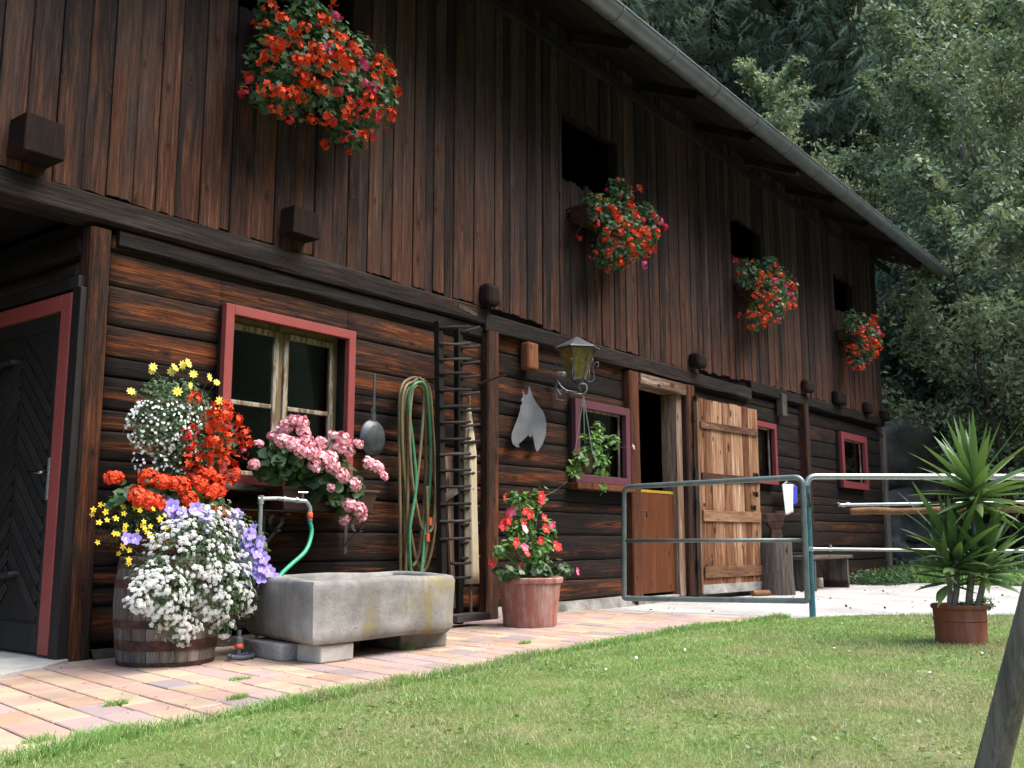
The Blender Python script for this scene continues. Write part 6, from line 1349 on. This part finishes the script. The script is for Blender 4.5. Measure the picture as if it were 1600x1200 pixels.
# spruces
def spruce(seed, h=25, n=46):
    rr = random.Random(seed); r_ = np.random.RandomState(seed); mb = MB(); mb.tube([Vector((rr.gauss(0, .03) * i, rr.gauss(0, .03) * i, h * i / 10)) for i in range(11)], [.26 * (1 - .095 * i) for i in range(11)], 8)
    P = []; Dv = []; S_ = []; T_ = []
    for i in range(n):
        f = i / n; z = 1.2 + (h - 1.6) * f; L_ = (h * .165) * (1 - f) ** .75 + .3
        for k in range(5):
            az = rr.uniform(0, 6.28); ll = L_ * rr.uniform(.7, 1.12); K = 9; p = Vector((0, 0, z + rr.uniform(-.2, .2))); d = Vector((math.cos(az), math.sin(az), .12 + .45 * f)); bt = rr.gauss(.45, .2); pts = [p]
            for j in range(K):
                d = (d + Vector((0, 0, -.085 if j < 5 else .07))).normalized(); p = p + d * (ll / K); pts.append(p)
            mb.tube(pts[::3], [.035, .025, .016, .006], 3)
            a = np.array([tuple(q) for q in pts]); m_ = int(26 + 46 * ll / 3); t_ = r_.uniform(.8, K - .01, m_); i0 = t_.astype(int); fr = (t_ - i0)[:, None]; pp = a[i0] * (1 - fr) + a[i0 + 1] * fr
            side = np.array([-math.sin(az), math.cos(az), 0]); dirv = np.array([math.cos(az), math.sin(az), 0]); sg = r_.choice([-1, 1], m_)[:, None]; wdt = (1 - (t_ / K)) * .55 + .12
            out = sg * side[None] * r_.uniform(.1, 1, (m_, 1)) * wdt[:, None] * ll * .42
            pp = pp + out + np.array([[0, 0, -.05]]) * r_.uniform(0, 1, (m_, 1)); dv = sg * side[None] * .5 + dirv[None] * .45 + np.array([[0, 0, -1.0]]) * r_.uniform(.3, 1.3, (m_, 1))
            P.append(pp); Dv.append(dv + r_.normal(size=(m_, 3)) * .15); S_.append(r_.uniform(.30, .62, m_)); T_.append(np.clip(r_.normal(bt, .16, m_) + .12 * (t_ / K - .5), 0, 1))
    P = np.concatenate(P); Dv = np.concatenate(Dv); S_ = np.concatenate(S_); T_ = np.concatenate(T_)
    Dv /= np.linalg.norm(Dv, axis=1, keepdims=True); up_ = r_.normal(size=Dv.shape); b = np.cross(up_, Dv); b /= np.linalg.norm(b, axis=1, keepdims=True); c = np.cross(Dv, b); Rm = np.stack([Dv, b, c], axis=2)
    # a drooping needled twig: central blade plus short side blades
    tv = [(0, 0, 0), (.35, .045, 0), (1, 0, -.06), (.35, -.045, 0)]; tf = [(0, 1, 2, 3)]
    for (u, s_) in ((.15, 1), (.3, -1), (.45, 1), (.6, -1), (.75, 1)):
        bI = len(tv); tv += [(u, 0, 0), (u + .16, s_ * .10, -.01), (u + .30, s_ * .13, -.03), (u + .10, s_ * .02, 0)]; tf.append((bI, bI + 1, bI + 2, bI + 3))
    me = scatter_mesh('crown', tv, tf, P, Rm, S_, T_, M['spruce'])
    return mb, me
SP = []
for s_ in (1, 2, 3):
    mb, me = spruce(200 + s_, 25 + s_ * 1.5); SP.append((mb, me))
rnd = random.Random(77); sprs = []; words = ['behind the sunlit treetop', 'at the top edge of the photo', 'straight above the gutter', 'behind the tall alder', 'left of the pale trunk']
rows = [(33, range(760, 1760, 125)), (41, range(690, 1820, 130)), (50, range(760, 1800, 120)), (60, range(690, 1900, 125)), (72, range(880, 1900, 110))]
kk = 0; PROTO = []
for ri, (ds, rg) in enumerate(rows):
    for px in rg:
        q = polar(px + rnd.uniform(-35, 35), ds + rnd.uniform(-2.5, 2.5)); v = kk % 3
        lab = 'dark green spruce merging into the shaded forest above the barn roof'
        if kk < 3:
            t_ = thing('spruce_tree', lab, 'tree', tuple(q), 'spruces on the slope behind the barn'); mb, me = SP[v]; mb.v = [(a + q.x, b + q.y, c + q.z) for a, b, c in mb.v]; mb.build('trunk', M['bark_dark'], t_, smooth=True); place('crown', me, t_).location = (0, 0, 0); PROTO.append(t_); sprs.append(t_)
        else: sprs.append(dup(PROTO[v], q, rnd.uniform(0, 6.28), rnd.uniform(.8, 1.15), lab, 'spruces on the slope behind the barn'))
        kk += 1
for i in range(10):                                   # unseen spruces added so the windows mirror dark trees instead of sky
    x = -6 + i * 4.2 + rnd.uniform(-1, 1); y = -24 - (i % 3) * 5 + rnd.uniform(-1.5, 1.5)
    dup(PROTO[i % 3], Vector((x, y, groundz(x, y) - .1)), rnd.uniform(0, 6.28), rnd.uniform(.6, .8), 'spruce added out of view across the yard to darken the window reflections', 'added spruces across the yard')
# boulders below the bank
rnd = random.Random(55)
for i, (px, py, ds, r_i, lab) in enumerate(((1400, 722, 20.6, 1.0, 'large rounded mossy boulder beside the far barn corner'), (1405, 815, 19.3, .62, 'grey boulder under the large one beside the barn corner'), (1452, 820, 19.6, .60, 'pale grey boulder left of the yucca'), (1440, 770, 20.4, .62, 'dark boulder above the pale one left of the yucca'), (1392, 862, 18.9, .40, 'low boulder at the foot of the bank by the barn corner'), (1430, 868, 18.9, .38, 'small flat boulder in the weeds left of the yucca pot'), (1480, 845, 19.2, .55, 'boulder hidden behind the yucca leaves'), (1530, 840, 19.4, .55, 'boulder right of the yucca stems'), (1460, 735, 21.3, .8, 'shadowed boulder high in the bank left of the yucca'), (1585, 850, 19.0, .5, 'mossy boulder at the right edge below the fern'))):
    p = AT(px, py, ds * .97); o = rock_mesh('boulder', M['rock'], p, r_i, i * 7.1, (1.1, 1.0, .82), .22, 4); tag(o, lab, 'boulder')
# ferns
def fern(loc, label, seed, n=13, L0=.75):
    rr = random.Random(seed); t_ = MB()
    for i in range(n):
        az = i * 2.4 + rr.uniform(-.3, .3); d = Vector((math.cos(az), math.sin(az), 1.1)).normalized(); p = Vector(loc); K = 14; L_ = L0 * rr.uniform(.7, 1.1)
        for k in range(K):
            q = p + d * L_ / K; side = d.cross(Vector((0, 0, 1))).normalized(); w_ = L_ * .24 * math.sin(math.pi * min(1, .12 + k / K * .9)); 
            for s_ in (-1, 1):
                tip = p + side * s_ * w_ + d * w_ * .35 + Vector((0, 0, -w_ * .15)); t_.add([p, q.lerp(p, .25), tip], [(0, 1, 2)] if s_ > 0 else [(0, 2, 1)], rr.random())
            d = (d + Vector((0, 0, -.13))).normalized(); p = q
    o = t_.build('fern', M['bush'] if seed % 2 else M['ger_leaf'], None, loc=loc); tag(o, label, 'fern')
fern(tuple(G(1400, 880) + Vector((0, 0, .1))), 'green fern tuft between the barn corner and the boulders', 1, 10, .6)
fern(tuple(AT(1560, 812, 17.8)), 'big light green fern arching at the right edge behind the fence', 2, 18, 1.1)
fern(tuple(AT(1520, 835, 17.4)), 'fern half hidden behind the yucca stems', 4, 14, .8)
fern(tuple(AT(1605, 835, 17.0)), 'fern cut by the right edge of the photo', 6, 14, .9)
# ------------------------------------------------------------------ grass and weeds
r_ = np.random.RandomState(91)
def blades(name, n, xs, ys, test, hmin, hmax, wd, mat, seed, near_pow=1.0, lean=.5, label=None):
    r_ = np.random.RandomState(seed); P = []
    tot = 0
    while tot < n:
        x = r_.uniform(*xs, n); y = r_.uniform(*ys, n); dist = np.sqrt(x ** 2 + (y + D) ** 2); keep = (r_.rand(n) < np.minimum(1, (3.2 / np.maximum(dist, .5)) ** near_pow)) & test(x, y); P.append(np.stack([x[keep], y[keep], np.full(keep.sum(), .012)], 1)); tot += keep.sum()
    P = np.concatenate(P)[:n]; dist = np.sqrt(P[:, 0] ** 2 + (P[:, 1] + D) ** 2)
    # tufty height
    hn = np.array([noise.noise(Vector((a * 2.2, b * 2.2, 0))) for a, b in P[:, :2]]); hgt = r_.uniform(hmin, hmax, n) * (1 + .45 * hn); w_ = wd * np.clip(dist / 4.5, .7, 2.2)
    az = r_.uniform(0, 6.28, n); la = r_.uniform(0, 6.28, n); ln = r_.uniform(.05, lean, n) * hgt * 1.4
    dx_, dy_ = np.cos(az) * w_ / 2, np.sin(az) * w_ / 2; lx, ly = np.cos(la) * ln, np.sin(la) * ln
    V = np.stack([np.stack([P[:, 0] - dx_, P[:, 1] - dy_, P[:, 2]], 1), np.stack([P[:, 0] + dx_, P[:, 1] + dy_, P[:, 2]], 1),
                  np.stack([P[:, 0] + lx * .35 + dx_ * .8, P[:, 1] + ly * .35 + dy_ * .8, P[:, 2] + hgt * .6], 1), np.stack([P[:, 0] + lx * .35 - dx_ * .8, P[:, 1] + ly * .35 - dy_ * .8, P[:, 2] + hgt * .6], 1),
                  np.stack([P[:, 0] + lx, P[:, 1] + ly, P[:, 2] + hgt * r_.uniform(.8, 1, n)], 1)], 1).reshape(-1, 3)
    base = (np.arange(n) * 5)[:, None]; loops = np.concatenate([base + np.array([[0, 1, 2, 3]]), base + np.array([[3, 2, 4]])], 1).ravel()
    me = bpy.data.meshes.new(name); me.vertices.add(len(V)); me.vertices.foreach_set('co', V.astype(np.float32).ravel()); me.loops.add(len(loops)); me.loops.foreach_set('vertex_index', loops.astype(np.int32))
    me.polygons.add(2 * n); st = np.stack([np.arange(n) * 7, np.arange(n) * 7 + 4], 1).ravel(); me.polygons.foreach_set('loop_start', st.astype(np.int32))
    tn = np.clip(r_.normal(.5, .22, n), 0, 1); at = me.attributes.new('tint', 'FLOAT', 'FACE'); at.data.foreach_set('value', np.repeat(tn, 2).astype(np.float32)); me.materials.append(mat); me.update(calc_edges=True)
    o = place(name, me); return tag(o, label, 'grass', kind='stuff')
def on_lawn(x, y):
    edge = np.interp(x, [1, 1.8, 2.7, 3.2, 4.2, 5.8, 7.6, 9], [-2.2, -2.12, -2.06, -2.0, -1.92, -1.78, -1.84, -1.9]) + .02 * np.sin(x * 3.1) + .012 * np.sin(x * 11.3) + .03
    far = np.where(y > -2.33, 7.72 + (-1.93 - y) * 2.2, np.where(y > -3.28, 8.62 + (-2.33 - y) * .74, 9.32 + (-3.28 - y) * .57)) + .05 * np.sin(y * 7)
    return (y < edge) & (x < far)
blades('lawn_grass', 430000, (-1.5, 11.5), (-8.0, -1.7), on_lawn, .014, .034, .0027, M['grass'], 1, 1.15, 1.0, 'short green and dry lawn grass in front of the paving and yard')
def on_edge(x, y): return (np.abs(y - np.interp(x, [1, 1.8, 2.7, 3.2, 4.2, 5.8, 7.6, 9], [-2.2, -2.12, -2.06, -2.0, -1.92, -1.78, -1.84, -1.9]) - .02 * np.sin(x * 3.1)) < .045 + .02 * np.sin(x * 5)) & (x < 7.9)
blades('edge_grass', 12000, (.5, 8), (-2.3, -1.65), on_edge, .02, .06, .0035, M['grass'], 2, 1.0, .8, 'longer grass growing over the edge of the paving')
# low clover and plantain leaves in the lawn
n = 26000; x = r_.uniform(-.5, 10.5, n); y = r_.uniform(-7, -1.95, n); nz = np.array([noise.noise(Vector((a * 1.4, b * 1.4, 5))) + .6 * noise.noise(Vector((a * 5, b * 5, 8))) for a, b in zip(x, y)]); k_ = on_lawn(x, y) & (nz > .05) & (r_.rand(n) < np.minimum(1, 4.2 / np.sqrt(x ** 2 + (y + D) ** 2)))
p_ = np.stack([x[k_], y[k_], r_.uniform(.025, .040, k_.sum())], 1); m_ = len(p_)
me = scatter_mesh('lawn_clover', *T_ROUND, p_, rotmats(np.array([[0, 0, 1.]]) + r_.normal(size=(m_, 3)) * .3, r_.uniform(0, 6, m_)), r_.uniform(.005, .010, m_), np.clip(r_.normal(.62, .2, m_), 0, 1), leafmat('clover_leaf', (.06, .11, .035), (.12, .19, .065), (.20, .27, .12)))
tag(place('lawn_clover', me), 'small round clover leaves among the lawn grass', 'clover', kind='stuff')
# tufts in the paver joints
tuft = [(93 / 5.33 * 1.0, 0)]
TU = [G(60 + 0, 1167), G(140, 1158), G(165, 1156), G(185, 1150), G(180, 1108), G(375, 1068), G(370, 1098), G(545, 1083), G(530, 1088), G(820, 1010), G(640, 1020), G(658, 1016), G(470, 1100), G(620, 1068)]
def on_tuft(x, y):
    k = np.zeros(len(x), bool)
    for t_ in TU: k |= ((x - t_.x) / .055) ** 2 + ((y - t_.y) / .022) ** 2 < 1
    return k
blades('joint_grass', 2600, (1, 6.6), (-2.2, -.6), on_tuft, .010, .034, .003, M['grass'], 4, .3, 1.1, 'little grass tufts growing in the joints of the paving')
def on_weed(x, y): 
    e = np.where(y > -.45, 15.3 + .0 * y, np.where(y > -1.6, 15.4, 15.25 + (-1.6 - y) * .55)) + .15 * np.sin(y * 4)
    return (x > e) & (x < e + 4) & ~((x < 16.95) & (y > -.1))
blades('bank_grass', 26000, (14.6, 20), (-8, 2), on_weed, .06, .22, .009, M['grass'], 5, 0, .8, 'rough grass at the foot of the bank beyond the yard')
for i, (a, b, c_, d_, hh) in enumerate(((14.3, 16.6, -.5, -.15, .22),)):
    n = 2600; p_ = np.stack([r_.uniform(a, b, n), r_.uniform(c_ - .3, d_, n), r_.uniform(.02, hh, n) * r_.uniform(.3, 1, n)], 1)
    me = scatter_mesh('corner_weeds', *T_OVAL, p_, rotmats(r_.normal(size=(n, 3)) + np.array([[0, -.4, .6]]), r_.uniform(0, 6, n)), r_.uniform(.02, .045, n), r_.uniform(.1, .8, n), M['ger_leaf']); tag(place('corner_weeds', me), 'leafy weeds against the wall foot at the far barn corner', 'weeds', kind='stuff')
n = 9000; y = r_.uniform(-8, 4, n); s_ = r_.uniform(0, 3.2, n); x = 17.4 + .12 * y + s_; z = np.array([groundz(a, b) for a, b in zip(x, y)]) + r_.uniform(0, .35, n); k_ = ~((x < 17.1) & (y > -.2))
me = scatter_mesh('bank_plants', *T_OVAL, np.stack([x, y, z], 1)[k_], rotmats(r_.normal(size=(k_.sum(), 3)) + np.array([[-.4, 0, .6]]), r_.uniform(0, 6, k_.sum())), r_.uniform(.03, .07, k_.sum()), r_.uniform(0, .8, k_.sum()), M['bush']); tag(place('bank_plants', me), 'low dark leafy growth covering the bank under the trees', 'undergrowth', kind='stuff')
# fallen petals and leaf litter on the paving, daisies in the lawn
n = 170; p_ = np.stack([r_.uniform(1.6, 5.5, n), r_.uniform(-1.8, -.1, n), np.full(n, .021)], 1)
me = scatter_mesh('fallen_petals', *T_DIA, p_, rotmats(np.array([[0, 0, 1.]]) + r_.normal(size=(n, 3)) * .25, r_.uniform(0, 6, n)), r_.uniform(.005, .011, n), r_.uniform(0, 1, n), M['p_crim']); tag(place('fallen_petals', me), 'fallen red petals scattered on the paving round the barrel', 'petals', kind='stuff')
n = 130; p_ = np.stack([r_.uniform(7.8, 16, n), r_.uniform(-5, -.2, n), np.full(n, .012)], 1)
me = scatter_mesh('yard_litter', *T_DIA, p_, rotmats(np.array([[0, 0, 1.]]) + r_.normal(size=(n, 3)) * .3, r_.uniform(0, 6, n)), r_.uniform(.012, .035, n), r_.uniform(0, .5, n), M['bark_dark']); tag(place('yard_litter', me), 'dark leaf litter and chips scattered on the pale yard', 'leaf litter', kind='stuff')
n = 18; x = r_.uniform(4.0, 9, n); y = r_.uniform(-5, -2.4, n); me = scatter_mesh('lawn_daisies', *T_DAISY, np.stack([x, y, r_.uniform(.035, .05, n)], 1), rotmats(np.array([[-.3, -.3, 1.]]) + r_.normal(size=(n, 3)) * .3, r_.uniform(0, 6, n)), r_.uniform(.005, .009, n), r_.uniform(.5, 1, n), M['p_white']); tag(place('lawn_daisies', me), 'tiny white daisies dotted in the lawn', 'daisies', kind='stuff')
